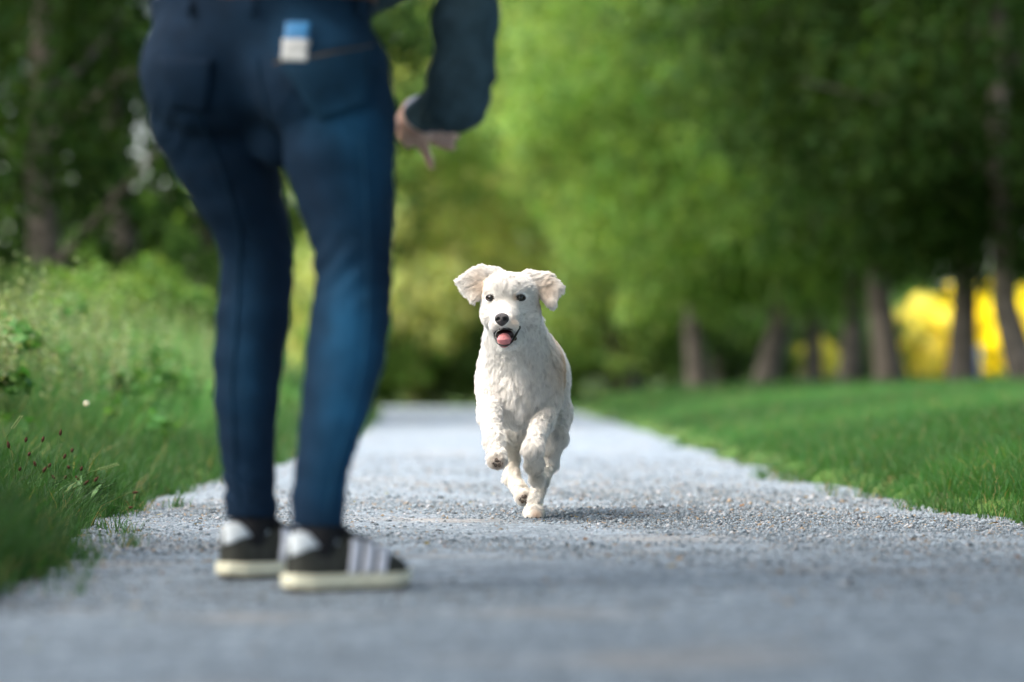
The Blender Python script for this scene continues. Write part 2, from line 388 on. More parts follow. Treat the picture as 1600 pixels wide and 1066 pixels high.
def tree_mesh(seed, height, base, radius, trunk_r, nclump=150, per=110, leaf=.075, limbs=9, taper=.9, lowbias=.75, fork=False):
    r = np.random.default_rng(seed)
    z = np.linspace(0, height * .85, 10); wob = np.cumsum(r.normal(0, .05, (10, 2)), 0) * (height / 8); wob[0] = 0
    pts = np.stack([wob[:, 0], wob[:, 1], z - .05], 1); rad = trunk_r * (1 - .85 * z / z[-1]) + .01; rad[0] *= 1.25; rad[1] *= 1.05
    parts = [tube(pts, rad, 10)]
    ends = []
    for i in range(limbs):
        k = r.uniform(.12 + .8 * base / height, .95); b = np.array([np.interp(k * z[-1], z, pts[:, a]) for a in range(3)])
        an = r.uniform(0, 6.28); ln = radius * r.uniform(.55, .95) * (1.1 - .5 * k)
        e = b + np.array([math.cos(an) * ln, math.sin(an) * ln, ln * r.uniform(.1, .7)]); m = (b + e) / 2 + [0, 0, ln * .12]
        parts.append(tube([b, m, e], [trunk_r * .28, trunk_r * .16, .008], 6)); ends.append(e); ends.append(m)
    tv, tf = merge(parts)
    g = r.normal(size=(nclump, 3)); g /= np.linalg.norm(g, axis=1, keepdims=True); g *= r.uniform(.35, 1.0, (nclump, 1)) ** .5
    zz = base + (g[:, 2] * .5 + .5) ** lowbias * (height - base)
    fr = (zz - base) / (height - base); prof = radius * (.75 + .6 * fr * (1 - fr) * 2 - .55 * fr ** 3)
    cen = np.stack([g[:, 0] * prof, g[:, 1] * prof, zz], 1); cen[:len(ends)] = cen[:len(ends)] * .4 + np.array(ends)[:nclump] * .6
    crad = r.uniform(.35, .75, nclump) * radius / 2.6
    lv, lf, lc = leaves(cen, crad, per, leaf, seed + 1)
    return (mesh_np('trunk', tv, tf, M_BARK, smooth=True), mesh_np('crown', lv, lf, M_LEAF, lc))

TM = {
    'tall': [tree_mesh(11, 9.5, 1.15, 3.0, .13, 260, 120, lowbias=1.25), tree_mesh(12, 10, 1.25, 2.8, .115, 260, 120, lowbias=1.25), tree_mesh(13, 9, 1.0, 3.2, .13, 260, 120, lowbias=1.25)],
    'bushy': [tree_mesh(21, 8.5, .35, 3.0, .16, 190, 120, .08), tree_mesh(22, 9.5, .4, 2.7, .15, 190, 120, .08)],
    'sparse': [tree_mesh(23, 8.5, .4, 2.7, .15, 105, 95, .08)],
    'canopy': [tree_mesh(31, 9, 3.0, 3.6, .24, 300, 150, .12, lowbias=1.1)],
}
def shrub_mesh(seed, w_, h_, nclump=45, per=90, leaf=.05):
    r = np.random.default_rng(seed); parts = []
    for i in range(7):
        a = r.uniform(0, 6.28); e = np.array([math.cos(a) * w_ * .4, math.sin(a) * w_ * .4, h_ * r.uniform(.5, .85)])
        parts.append(tube([[0, 0, -.03], e * [.35, .35, .5], e], [.022, .014, .005], 5))
    sv, sf = merge(parts)
    g = r.normal(size=(nclump, 3)); g /= np.linalg.norm(g, axis=1, keepdims=True); g *= r.random((nclump, 1)) ** .35
    cen = np.stack([g[:, 0] * w_ * .5, g[:, 1] * w_ * .5, h_ * (.48 + .42 * g[:, 2])], 1)
    lv, lf, lc = leaves(cen, r.uniform(.12, .26, nclump) * (w_ + h_) / 2.6, per, leaf, seed + 1)
    return mesh_np('stem', sv, sf, M_BARK), mesh_np('foliage', lv, lf, M_LEAF, lc)
SM = [shrub_mesh(41, 1.8, 1.5), shrub_mesh(42, 1.6, 1.9), shrub_mesh(43, 2.2, 1.6)]

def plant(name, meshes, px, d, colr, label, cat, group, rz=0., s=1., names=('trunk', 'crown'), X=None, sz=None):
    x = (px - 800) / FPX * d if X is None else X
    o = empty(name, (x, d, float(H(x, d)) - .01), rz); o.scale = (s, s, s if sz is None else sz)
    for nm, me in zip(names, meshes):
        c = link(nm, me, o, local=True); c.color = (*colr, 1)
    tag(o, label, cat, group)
    return o

DARK = (.042, .085, .024); MID = (.10, .185, .045); LIGHT = (.18, .28, .085); YEL = (.32, .37, .14); DEEP = (.018, .040, .009)  # the paler leaf tints hold the centre trees' sunlight in the colour
G_R = 'trees standing on the lawn right of the path'; G_L = 'dark trees behind the meadow left of the path'; G_C = 'sunlit trees beyond the far end of the path'
plant('lawn_tree', TM['tall'][0], 1500, 40, DARK, 'dark straight slender trunk in front of the yellow bushes, low leafy crown', 'tree', G_R, .3)
plant('lawn_tree', TM['tall'][1], 1392, 44, DARK, 'thick dark trunk just left of the yellow bushes', 'tree', G_R, 2.0, 1.15)
plant('lawn_tree', TM['tall'][2], 1606, 38, DEEP, 'dark trunk at the right picture edge beside the yellow bushes', 'tree', G_R, 4.0)
plant('lawn_tree', TM['tall'][0], 1325, 50, MID, 'pale grey trunk right of the small yellow bush', 'tree', G_R, 5.1, .95)
plant('lawn_tree', TM['tall'][1], 1272, 58, MID, 'thin trunk rising behind the small yellow bush', 'tree', G_R, 3.3, 1.)
plant('lawn_tree', TM['tall'][2], 1192, 53, MID, 'grey trunk with broad foot, second from left on the lawn', 'tree', G_R, 1.2, 1.1)
plant('lawn_tree', TM['tall'][0], 1092, 57, LIGHT, 'reddish brown trunk, leftmost tree on the lawn', 'tree', G_R, 2.7, 1.05)
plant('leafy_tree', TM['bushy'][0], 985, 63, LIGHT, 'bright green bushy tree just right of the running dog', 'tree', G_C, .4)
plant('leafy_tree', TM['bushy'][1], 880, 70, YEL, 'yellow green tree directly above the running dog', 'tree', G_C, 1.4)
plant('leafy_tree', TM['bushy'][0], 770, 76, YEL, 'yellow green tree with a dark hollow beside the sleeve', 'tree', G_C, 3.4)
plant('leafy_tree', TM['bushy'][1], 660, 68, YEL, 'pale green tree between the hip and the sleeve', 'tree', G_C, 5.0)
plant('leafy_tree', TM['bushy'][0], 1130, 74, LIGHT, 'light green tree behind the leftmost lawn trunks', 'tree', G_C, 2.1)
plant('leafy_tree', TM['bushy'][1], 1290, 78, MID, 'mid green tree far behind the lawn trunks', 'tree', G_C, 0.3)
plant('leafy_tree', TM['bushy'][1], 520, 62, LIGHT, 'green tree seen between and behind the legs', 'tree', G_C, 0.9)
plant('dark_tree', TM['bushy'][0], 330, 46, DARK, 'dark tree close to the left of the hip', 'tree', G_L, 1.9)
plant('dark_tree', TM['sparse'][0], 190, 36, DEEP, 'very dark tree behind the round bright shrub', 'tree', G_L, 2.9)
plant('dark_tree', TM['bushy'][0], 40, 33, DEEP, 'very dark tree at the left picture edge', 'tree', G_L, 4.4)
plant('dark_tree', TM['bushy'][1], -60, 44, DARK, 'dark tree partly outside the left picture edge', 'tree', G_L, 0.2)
G_S = 'shrubs at the foot of the trees'
for (px, d, k, c, s, lb) in [
    (190, 27, 0, MID, .8, 'rounded bright green shrub standing above the tall meadow grass'),
    (300, 33, 1, MID, .9, 'mid green shrub beside the left thigh above the meadow'),
    (60, 30, 2, DARK, .8, 'dark low shrub at far left above the meadow'),
    (610, 60, 0, MID, 1., 'green shrub beside the right knee at the path end'),
    (690, 61, 2, DARK, 1.05, 'dark shrub at the path end left of the dog'),
    (775, 60.5, 1, DARK, .8, 'dark shrub directly behind the dog at the path end'),
    (870, 61, 2, MID, .8, 'green shrub at the path end right of the dog'),
    (960, 66, 0, DARK, 1., 'dark shrub below the bright bushy tree'),
    (1050, 68, 1, MID, 1., 'shrub left of the reddish brown trunk'),
    (1150, 66, 2, DARK, 1., 'dark shrub between the two leftmost lawn trunks'),
    (1235, 70, 0, DARK, 1.1, 'dark shrub behind the grey trunk with broad foot'),
    (1340, 70, 2, DARK, 1.1, 'dark shrub behind the pale grey trunk'),
    (540, 59, 1, MID, .9, 'mid green shrub seen between the lower legs')]:
    plant('shrub', SM[k], px, d, c, lb, 'shrub', G_S, px * .01, s, ('stem', 'foliage'))
for (px, d, k, c, s, sz, lb) in [
    (575, 60, 2, YEL, 1.3, 2.2, 'pale sapling thicket peeking past the right thigh'),
    (640, 63, 1, YEL, 1.5, 2.3, 'tall pale green sapling thicket between the knee and the dog'),
    (735, 65, 0, LIGHT, 1.3, 1.5, 'leafy sapling left of the dog, below the sleeve'),
    (860, 64, 2, YEL, 1.4, 2.3, 'tall yellow green sapling thicket right above the dog'),
    (955, 61, 1, LIGHT, 1.5, 2.0, 'bright green sapling thicket right of the dog'),
    (1050, 62, 0, LIGHT, 1.5, 2.6, 'tall bright green sapling beside the reddish brown trunk')]:
    plant('sapling', SM[k], px, d, c, lb, 'sapling', 'saplings at the edge of the wood', px * .013, s, ('stem', 'foliage'), sz=sz)
for (X, d, k, s, sz, lb) in [(-2.5, 7.6, 1, 1.2, 1.5, 'unseen shrub added to shade the near left verge'), (-2.9, 9.9, 2, 1.0, 1.2, 'unseen shrub added to shade the left verge beside the plantain tuft'),
                      (3.0, 10.6, 2, 1.1, 1.5, 'unseen shrub added to darken the near right lawn'), (3.3, 13.0, 1, 1.1, 1.4, 'farther unseen shrub added to darken the right lawn')]:
    plant('shrub', SM[k], 0, d, MID, lb, 'shrub', G_S, X, s, ('stem', 'foliage'), X=X, sz=sz)  # shrubs added out of view to darken the verge and the lawn
G_Y = 'yellow flowering bushes behind the lawn trees'
YB = (.80, .72, .03)
for (px, d, k, s, sz, lb, c) in [
    (1436, 70, 0, .75, 1.2, 'pale yellow flowering bush left of the dark slender trunk', (.80, .76, .22)),
    (1476, 71, 1, .75, 1.02, 'narrow bright yellow bush touching the dark slender trunk', YB),
    (1548, 70, 1, .95, 1.12, 'large golden yellow bush right of the dark slender trunk', YB),
    (1606, 71, 2, .85, 1.3, 'golden yellow bush at the right picture edge', (.78, .68, .03)),
    (1283, 68, 0, .5, .6, 'small dull yellow bush between the thin lawn trunks', (.42, .42, .08))]:
    plant('yellow_bush', SM[k], px, d, c, lb, 'bush', G_Y, px * .02, s, ('stem', 'blossom'), sz=sz)
# unseen trees added beside the camera, outside the picture, to shade the near path
G_N = 'unseen trees added to shade the near end of the path'
for (X, d, s, lb) in [(-2.5, 2.8, .95, 'unseen tree added left of the near path end, its crown shading the path'),
                      (2.2, 3.4, .92, 'unseen tree added right of the near path end, its crown shading the path'),
                      (2.7, -1.6, 1.0, 'unseen tree added for shade right of the path behind the camera'), (2.8, 6.6, .90, 'unseen tree added for shade right of the near path, right of the camera view'),
                      (5.0, 12.5, 1., 'unseen tree added to block sky light over the near right lawn')]:
    plant('added_shade_tree', TM['canopy'][0], 0, d, MID, lb, 'tree', G_N, X, s, X=X)

def woodland():
    r = np.random.default_rng(77); n = 520
    x = r.uniform(-30, 34, n); y = r.uniform(86, 104, n); z = np.where(x < -7, r.uniform(.3, 5.2, n), r.uniform(.3, 11, n))
    V, F, C = leaves(np.stack([x, y, z], 1), r.uniform(.9, 1.8, n), 90, .20, 78)
    o = link('woodland', mesh_np('woodland', V, F, M_LEAF, C)); o.color = (.07, .14, .03, 1)
    tag(o, 'far green woodland closing the view behind all the trees', 'woodland', kind='stuff')
woodland()

# pale blue and white marker post by the yellow bushes
def marker():
    p = P(1522, 590, 52); x = p[0]; z = float(H(x, 52))
    o = empty('marker_post', (x, 52, z)); tag(o, 'small pale blue and white post right of the dark slender trunk', 'post')
    def lathe(prof, seg=16):
        V = []; F = []
        for q, (rr, zz) in enumerate(prof):
            for j in range(seg): V.append([rr * math.cos(6.2832 * j / seg), rr * math.sin(6.2832 * j / seg), zz])
        for q in range(len(prof) - 1):
            for j in range(seg): k = (j + 1) % seg; F.append([q * seg + j, q * seg + k, (q + 1) * seg + k, (q + 1) * seg + j])
        return np.array(V), np.array(F)
    v, f = lathe([(.001, -.05), (.085, -.05), (.085, .28), (.08, .285)]); link('post', mesh_np('post', v, f, simple('post_blue', (.16, .22, .42), .5, var=.15)), o, True)
    v, f = lathe([(.08, .286), (.095, .29), (.095, .45), (.07, .51), (.001, .53)]); link('cap', mesh_np('cap', v, f, simple('post_white', (.62, .68, .74), .5, var=.1), smooth=True), o, True)
marker()
# ------------------------------------------------------------------ implicit surfaces
class Field:
    """a distance field on a grid, smooth-blended from simple solids and meshed as one continuous surface"""
    def __init__(s, lo, hi, h):
        s.lo = np.array(lo, float); s.h = h; s.n = np.ceil((np.array(hi) - s.lo) / h).astype(int) + 1
        s.D = np.full(s.n, 1.0, np.float32)
    def _box(s, lo, hi):
        a = np.clip(np.floor((lo - s.lo) / s.h).astype(int), 0, s.n - 1); b = np.clip(np.ceil((hi - s.lo) / s.h).astype(int) + 1, 1, s.n)
        ax = [s.lo[i] + s.h * np.arange(a[i], b[i]) for i in range(3)]
        g = np.stack(np.meshgrid(*ax, indexing='ij'), -1)
        return tuple(slice(a[i], b[i]) for i in range(3)), g
    def add(s, pr, k=.02):
        f, lo, hi = pr; m = k + 3 * s.h
        sl, g = s._box(lo - m, hi + m)
        if g.size == 0: return
        d = f(g).astype(np.float32); a = s.D[sl]
        hh = np.maximum(k - np.abs(a - d), 0) / k
        s.D[sl] = np.minimum(a, d) - hh * hh * k * .25
    def sub(s, pr, k=.01):
        f, lo, hi = pr; m = k + 3 * s.h
        sl, g = s._box(lo - m, hi + m)
        d = -f(g).astype(np.float32); a = s.D[sl]
        hh = np.maximum(k - np.abs(a - d), 0) / k
        s.D[sl] = np.maximum(a, d) + hh * hh * k * .25
    def ripple(s, fn, lo, hi):
        sl, g = s._box(np.array(lo), np.array(hi)); s.D[sl] += fn(g).astype(np.float32)
    def mesh(s):
        D = s.D; n = s.n; I = D < 0
        o = [(a, b, c) for a in (0, 1) for b in (0, 1) for c in (0, 1)]
        cs = [D[a:n[0] - 1 + a, b:n[1] - 1 + b, c:n[2] - 1 + c] for a, b, c in o]
        cnt = sum((c < 0).astype(np.int8) for c in cs); mask = (cnt > 0) & (cnt < 8)
        idx = np.full(mask.shape, -1, np.int64); ii = np.argwhere(mask); idx[mask] = np.arange(len(ii))
        vals = np.stack([c[mask] for c in cs], 1); off = np.array(o, float)
        S = np.zeros((len(ii), 3)); W = np.zeros(len(ii))
        for p in range(8):
            for q in range(p + 1, 8):
                if np.abs(off[p] - off[q]).sum() == 1:
                    a, b = vals[:, p], vals[:, q]; m = (a < 0) != (b < 0)
                    t = np.where(m, a / np.where(m, a - b, 1), 0)[:, None]
                    S += np.where(m[:, None], off[p] + t * (off[q] - off[p]), 0); W += m
        V = s.lo + s.h * (ii + S / W[:, None])
        Fs = []
        for ax in range(3):
            u, v = [(1, 2), (2, 0), (0, 1)][ax]
            A = [slice(None)] * 3; B = [slice(None)] * 3; A[ax] = slice(0, n[ax] - 1); B[ax] = slice(1, n[ax])
            ch = I[tuple(A)] != I[tuple(B)]
            e = np.argwhere(ch); e = e[(e[:, u] > 0) & (e[:, v] > 0) & (e[:, u] < n[u] - 1) & (e[:, v] < n[v] - 1)]
            def cell(du, dv):
                c = e.copy(); c[:, u] += du; c[:, v] += dv; return idx[c[:, 0], c[:, 1], c[:, 2]]
            q = np.stack([cell(-1, -1), cell(0, -1), cell(0, 0), cell(-1, 0)], 1)
            ins = I[tuple(A)][tuple((e).T)]
            q[~ins] = q[~ins][:, ::-1]; Fs.append(q)
        return V, np.concatenate(Fs)

def rcone(a, b, r1, r2, flat=None, fs=1.0):
    a = np.array(a, float); b = np.array(b, float); ba = b - a; L2 = ba @ ba + 1e-12
    fl = None if flat is None else np.array(flat, float) / np.linalg.norm(flat)
    def f(p):
        q = p - a
        if fl is not None: q = q + ((q - (np.clip(q @ ba / L2, 0, 1)[..., None]) * ba) @ fl)[..., None] * fl * (fs - 1)
        t = np.clip(q @ ba / L2, 0, 1)
        return np.linalg.norm(q - t[..., None] * ba, axis=-1) - (r1 + (r2 - r1) * t)
    r = max(r1, r2); return f, np.minimum(a, b) - r, np.maximum(a, b) + r
def ell(c, r, R=None):
    c = np.array(c, float); r = np.array(r if np.ndim(r) else (r, r, r), float)
    def f(p):
        q = p - c
        if R is not None: q = q @ R
        k0 = np.linalg.norm(q / r, axis=-1); k1 = np.linalg.norm(q / r ** 2, axis=-1) + 1e-9
        return k0 * (k0 - 1) / k1
    m = r.max() if R is not None else r
    return f, c - m, c + m
def rotz(a):
    c, s = math.cos(a), math.sin(a); return np.array([[c, -s, 0], [s, c, 0], [0, 0, 1]])

def smooth_verts(V, F, it=2, lam=.5):
    e = np.concatenate([F[:, [0, 1]], F[:, [1, 2]], F[:, [2, 3]], F[:, [3, 0]]])
    e = np.concatenate([e, e[:, ::-1]]); cnt = np.bincount(e[:, 0], minlength=len(V))[:, None].clip(1)
    for _ in range(it):
        S = np.stack([np.bincount(e[:, 0], weights=V[e[:, 1], a], minlength=len(V)) for a in range(3)], 1)
        V = V + lam * (S / cnt - V)
    return V
def vert_normals(V, F):
    n = np.cross(V[F[:, 2]] - V[F[:, 0]], V[F[:, 3]] - V[F[:, 1]])
    N = np.stack([sum(np.bincount(F[:, k], weights=n[:, a], minlength=len(V)) for k in range(4)) for a in range(3)], 1)
    return N / (np.linalg.norm(N, axis=1, keepdims=True) + 1e-12)

# ------------------------------------------------------------------ the dog
def build_dog():
    NO = P(785, 500, 9.63)
    prims = []          # (primitive, blend, flow, fur length, lift)
    def A(pr, k, flow, fl, lift=.35): prims.append((pr, k, flow, fl, lift))
    radial = 'radial'
    # trunk
    A(ell(P(832, 584, 10.25), (.085, .33, .118)), .05, (0, .8, -.5), .018)
    A(ell(P(838, 592, 10.5), (.088, .13, .115)), .05, (0, .6, -.8), .018)
    A(ell(P(812, 590, 9.98), (.080, .14, .118)), .05, (0, .25, -1), .026, .5)
    A(ell(P(808, 612, 9.93), (.074, .09, .072)), .05, (0, -.1, -1), .040, .6)
    A(rcone(P(801, 495, 9.85), P(811, 560, 9.95), .066, .086), .05, (.1, .2, -1), .025, .45)
    # shoulders and thighs
    A(ell(P(772, 602, 9.97), (.038, .09, .085)), .04, (0, .2, -1), .018)
    A(ell(P(850, 605, 9.98), (.040, .09, .085)), .04, (0, .2, -1), .018)
    A(ell(P(806, 622, 10.48), (.05, .11, .095)), .04, (0, .3, -1), .018)
    A(ell(P(861, 626, 10.42), (.037, .12, .100)), .04, (0, .3, -1), .018)
    # head
    A(ell(P(797, 470, 9.80), (.067, .080, .063)), .03, radial, .010, .28)
    A(ell(P(796, 452, 9.765), (.058, .055, .038)), .03, radial, .014, .35)
    A(ell(P(775, 492, 9.79), .038), .03, radial, .012, .3)
    A(ell(P(818, 493, 9.79), .040), .03, radial, .013, .3)
    A(rcone(P(791, 494, 9.73), P(785, 502, 9.655), .037, .0245), .022, radial, .010, .3)
    A(ell(P(775, 510, 9.668), (.0150, .028, .0135)), .012, (-.5, .3, -.8), .011, .4)
    A(ell(P(798, 509, 9.668), (.0165, .030, .0145)), .012, (.5, .3, -.8), .011, .4)
    A(rcone(P(800, 526, 9.76), P(790, 537, 9.675), .030, .0125), .02, (0, .4, -1), .016, .4)
    A(rcone(P(803, 525, 9.83), P(806, 556, 9.90), .050, .07), .04, (0, .2, -1), .022, .42)
    # ears: thin flaps lifted by the run
    fl = (.05, 1, -.1)
    eL = (-.75, .0, -.55); eR = (.75, .0, -.6)
    A(rcone(P(775, 432, 9.80), P(748, 437, 9.80), .023, .026, fl, 2.0), .02, (-.8, 0, .4), .022, .3)
    A(rcone(P(752, 436, 9.80), P(738, 447, 9.79), .026, .026, fl, 2.8), .015, eL, .017, .2)
    A(rcone(P(757, 428, 9.80), P(723, 441, 9.79), .018, .013, fl, 2.6), .015, (-.8, 0, .25), .018, .25)
    A(rcone(P(752, 448, 9.79), P(741, 463, 9.78), .020, .013, fl, 2.6), .015, (-.35, 0, -1), .017, .2)
    A(rcone(P(826, 436, 9.80), P(848, 441, 9.80), .022, .025, fl, 2.0), .02, (.9, 0, .1), .018, .3)
    A(rcone(P(846, 443, 9.80), P(868, 450, 9.79), .022, .019, fl, 2.8), .015, (.85, 0, -.3), .016, .2)
    A(rcone(P(852, 450, 9.80), P(862, 472, 9.78), .024, .015, fl, 2.8), .015, (.25, 0, -1), .016, .2)
    # legs
    def leg(pts, rs, fl=.0165, k=.025, lift=.4):
        for i in range(len(pts) - 1):
            dv = pts[i + 1] - pts[i]; A(rcone(pts[i], pts[i + 1], rs[i], rs[i + 1]), k, dv / np.linalg.norm(dv), fl, lift)
    leg([P(772, 612, 9.90), P(765, 645, 9.84), P(772, 690, 9.72), P(777, 712, 9.66)], [.042, .0275, .0205, .0195])          # reaching foreleg
    leg([P(849, 622, 9.94), P(848, 655, 9.88), P(832, 702, 9.73), P(834, 725, 9.76), P(838, 744, 9.82)], [.040, .028, .0205, .0185, .016])   # folded foreleg
    leg([P(806, 640, 10.42), P(803, 668, 10.22), P(799, 715, 10.30), P(799, 748, 10.26), P(815, 768, 10.14)], [.05, .030, .017, .0165, .019], .018)
    leg([P(864, 645, 10.40), P(863, 685, 10.20), P(858, 722, 10.24), P(845, 750, 10.12), P(835, 788, 9.995)], [.05, .033, .020, .0165, .0175], .02)
    # paws
    A(ell(P(777, 719, 9.645), (.0255, .026, .0235)), .012, (0, -.2, -.3), .012, .7)
    A(ell(P(839, 747, 9.835), (.019, .022, .020)), .012, (0, .4, -1), .018, .5)
    A(ell(P(818, 777, 10.115), (.0215, .028, .0225)), .012, (.2, -.2, -.4), .011, .6)
    A(ell((P(834, 802, 9.97)[0], 9.965, .023), (.027, .040, .021)), .012, (0, -.6, -.5), .011, .5)
    for t in (-.017, -.006, .006, .017):
        A(ell((P(834, 802, 9.97)[0] + t, 9.932 - .004 * (abs(t) < .01), .0135), (.0068, .013, .0115)), .006, (0, -.6, -.4), .007, .5)
    A(rcone(P(838, 545, 10.60), P(842, 560, 10.82), .022, .012), .03, (0, .6, -.8), .05, .6)   # tail, hidden behind the body

    fd = Field((-.20, 9.52, -.01), (.20, 10.90, .72), .0046)
    for pr, k, *_ in prims: fd.add(pr, k)
    mouth = ell(P(788.5, 523, 9.655), (.0265, .060, .0165), None)
    corner = rcone(P(798, 523, 9.66), P(811, 513, 9.705), .0095, .004)
    fd.sub(mouth, .006); fd.sub(corner, .005)
    V, F = fd.mesh(); V = smooth_verts(V, F, 2, .4); N = vert_normals(V, F)

    def coat(p):
        """the coat's own colours: cream white, tan on the flank and ears, yellowed feet, dark lips"""
        c = np.tile(np.array([.885, .875, .85]), (len(p), 1))
        def mixto(c, col_, wgt): return c + (np.array(col_) - c) * wgt[:, None]
        def blob(ct, r): return np.exp(-(((p - np.array(ct)) / np.array(r)) ** 2).sum(1))
        nz = vnoise(p, 40, 4); nz2 = vnoise(p, 14, 8)
        c *= (1 + .035 * nz + .03 * nz2)[:, None]
        c = mixto(c, (.62, .47, .32), .9 * np.clip(blob(P(886, 568, 10.08), (.068, .22, .11)) * (1.2 + .4 * nz2), 0, 1))
        c = mixto(c, (.68, .54, .40), .5 * blob(P(752, 446, 9.78), (.024, .05, .034)))
        c = mixto(c, (.66, .53, .40), .55 * blob(P(850, 452, 9.78), (.026, .05, .034)))
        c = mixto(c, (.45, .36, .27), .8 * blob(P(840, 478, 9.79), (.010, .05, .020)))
        c = mixto(c, (.55, .33, .15), .75 * blob(P(805, 467, 9.72), (.007, .05, .006)))
        c = mixto(c, (.62, .46, .30), .45 * blob(P(800, 503, 9.66), (.016, .05, .012)))
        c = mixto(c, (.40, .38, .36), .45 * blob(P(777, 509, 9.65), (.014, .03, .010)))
        legm = np.clip((.30 - p[:, 2]) / .2, 0, 1); c = mixto(c, (.72, .66, .53), .25 * legm * (1 + .6 * nz2).clip(0, 1.4))
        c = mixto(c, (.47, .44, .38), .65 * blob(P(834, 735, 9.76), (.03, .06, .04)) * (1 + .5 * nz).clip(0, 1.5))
        c = mixto(c, (.45, .42, .33), .5 * blob(P(803, 690, 10.25), (.03, .1, .07)))  # hind leg between the forelegs, its shade put into the coat colour
        c = mixto(c, (.36, .25, .17), .85 * blob(P(778, 724, 9.62), (.020, .03, .018)))
        c = mixto(c, (.30, .24, .18), .9 * blob(P(819, 779, 10.09), (.018, .03, .016)))
        c = mixto(c, (.50, .34, .22), .8 * blob(P(838, 805, 9.93), (.014, .03, .013)))
        dm = np.minimum(mouth[0](p), corner[0](p)); c = mixto(c, (.018, .012, .012), np.clip(1 - (dm - .0012) / .0035, 0, 1))
        for ex, ey in ((767, 465), (813, 465)):
            e = P(ex, ey, 9.70); q = np.abs(p - e)[:, [0, 2]] / np.array([.0135, .0105]); c = mixto(c, (.03, .022, .018), np.clip(2.4 - 2 * np.linalg.norm(q, axis=1), 0, 1) * (p[:, 1] < 9.78))
        return c.clip(.01, .93)

    root = empty('dog', (float(P(825, 800, 10)[0]), 10.0, 0)); tag(root, 'cream white shaggy dog running towards the camera, mouth open, ears flying', 'dog')
    link('body', mesh_np('body', V, F, M_SKINFUR, coat(V), smooth=True), root)
    bvh = BVHTree.FromPolygons([Vector(v) for v in V], F.tolist())
    def front(px, py, d=9.4):
        a = Vector(P(px, py, d)); dr = (a - Vector((0, 0, CAMZ))).normalized(); h = bvh.ray_cast(a, dr)
        return np.array(h[0]), np.array(h[1])

    # ---- fur
    tri = np.concatenate([F[:, [0, 1, 2]], F[:, [0, 2, 3]]]); a_, b_, c_ = V[tri[:, 0]], V[tri[:, 1]], V[tri[:, 2]]
    ar = np.linalg.norm(np.cross(b_ - a_, c_ - a_), axis=1) / 2; cen = (a_ + b_ + c_) / 3
    facing = np.clip(.35 - (N[tri[:, 0]][:, 1]), .12, 1.0)                  # fewer hairs on the far side
    headw = np.where((cen[:, 2] > .42) & (cen[:, 1] < 9.87), 2.6, 1.0)
    pw = ar * facing * headw; pw /= pw.sum(); n = 210000; r = np.random.default_rng(5)
    t = r.choice(len(tri), n, p=pw); u, v = r.random(n), r.random(n); fl_ = u + v > 1; u[fl_] = 1 - u[fl_]; v[fl_] = 1 - v[fl_]
    w0, w1, w2 = (1 - u - v)[:, None], u[:, None], v[:, None]
    X0 = V[tri[t, 0]] * w0 + V[tri[t, 1]] * w1 + V[tri[t, 2]] * w2
    NN = N[tri[t, 0]] * w0 + N[tri[t, 1]] * w1 + N[tri[t, 2]] * w2; NN /= np.linalg.norm(NN, axis=1, keepdims=True)
    flow = np.zeros((n, 3)); ln = np.zeros(n); lf = np.zeros(n); ws = np.zeros(n)
    rad = X0 - NO; rad /= np.linalg.norm(rad, axis=1, keepdims=True)
    for pr, k, f, L, li in prims:
        d = pr[0](X0); wt = np.exp(-np.clip(d + .004, 0, None) / .007) + 1e-7
        fv = rad if isinstance(f, str) else np.tile(np.array(f, float) / np.linalg.norm(f), (n, 1))
        flow += fv * wt[:, None]; ln += L * wt; lf += li * wt; ws += wt
    flow /= ws[:, None]; ln /= ws; lf /= ws
    keep = (np.minimum(mouth[0](X0), corner[0](X0)) > .0035)
    for ex, ey in ((767, 465), (813, 465)):
        e = P(ex, ey, 9.72); q = (X0 - e)[:, [0, 2]] / np.array([.0155, .0120]); keep &= ~((np.linalg.norm(q, axis=1) < 1) & (X0[:, 1] < 9.8))
    e = P(784, 498, 9.63); q = (X0 - e)[:, [0, 2]] / np.array([.0195, .0165]); keep &= ~((np.linalg.norm(q, axis=1) < 1) & (X0[:, 1] < 9.68))
    for px, py, d, rr in ((777, 722, 9.63, .011), (819, 779, 10.1, .011)):
        e = P(px, py, d); q = (X0 - e)[:, [0, 2]] / rr; keep &= ~((np.linalg.norm(q, axis=1) < 1) & (X0[:, 1] < d + .01))
    X0, NN, flow, ln, lf, rad = X0[keep], NN[keep], flow[keep], ln[keep], lf[keep], rad[keep]; n = len(X0)
    flow = flow - (flow * NN).sum(1, keepdims=True) * NN; flow /= np.linalg.norm(flow, axis=1, keepdims=True) + 1e-9
    # the lay of the coat swirls from lock to lock
    side = np.cross(NN, flow)
    sw = (vnoise(X0, 32, 21) * .55 + vnoise(X0, 85, 22) * .45); flow = flow + side * sw[:, None] * .55; flow /= np.linalg.norm(flow, axis=1, keepdims=True)
    lf = lf * (1 + .65 * vnoise(X0, 55, 23)).clip(.3, 1.8)
    ln = ln * r.uniform(.6, 1.2, n) * (1 + .2 * vnoise(X0, 25, 24))
    dirv = flow + NN * lf[:, None] + r.normal(0, .12, (n, 3)); dirv /= np.linalg.norm(dirv, axis=1, keepdims=True)
    K = 5; T = np.linspace(0, 1, K)
    side = np.cross(NN, dirv); ph = vnoise(X0, 60, 31) * 6
    ptsH = X0[:, None] + dirv[:, None] * (ln[:, None] * T)[..., None]
    curl = (np.sin(T[None] * 5.0 + ph[:, None]) - np.sin(ph)[:, None]) * (.10 * ln)[:, None]
    ptsH += side[:, None] * curl[..., None] - NN[:, None] * (T[None] ** 2 * (.22 * ln * lf.clip(.2, 1))[:, None])[..., None]
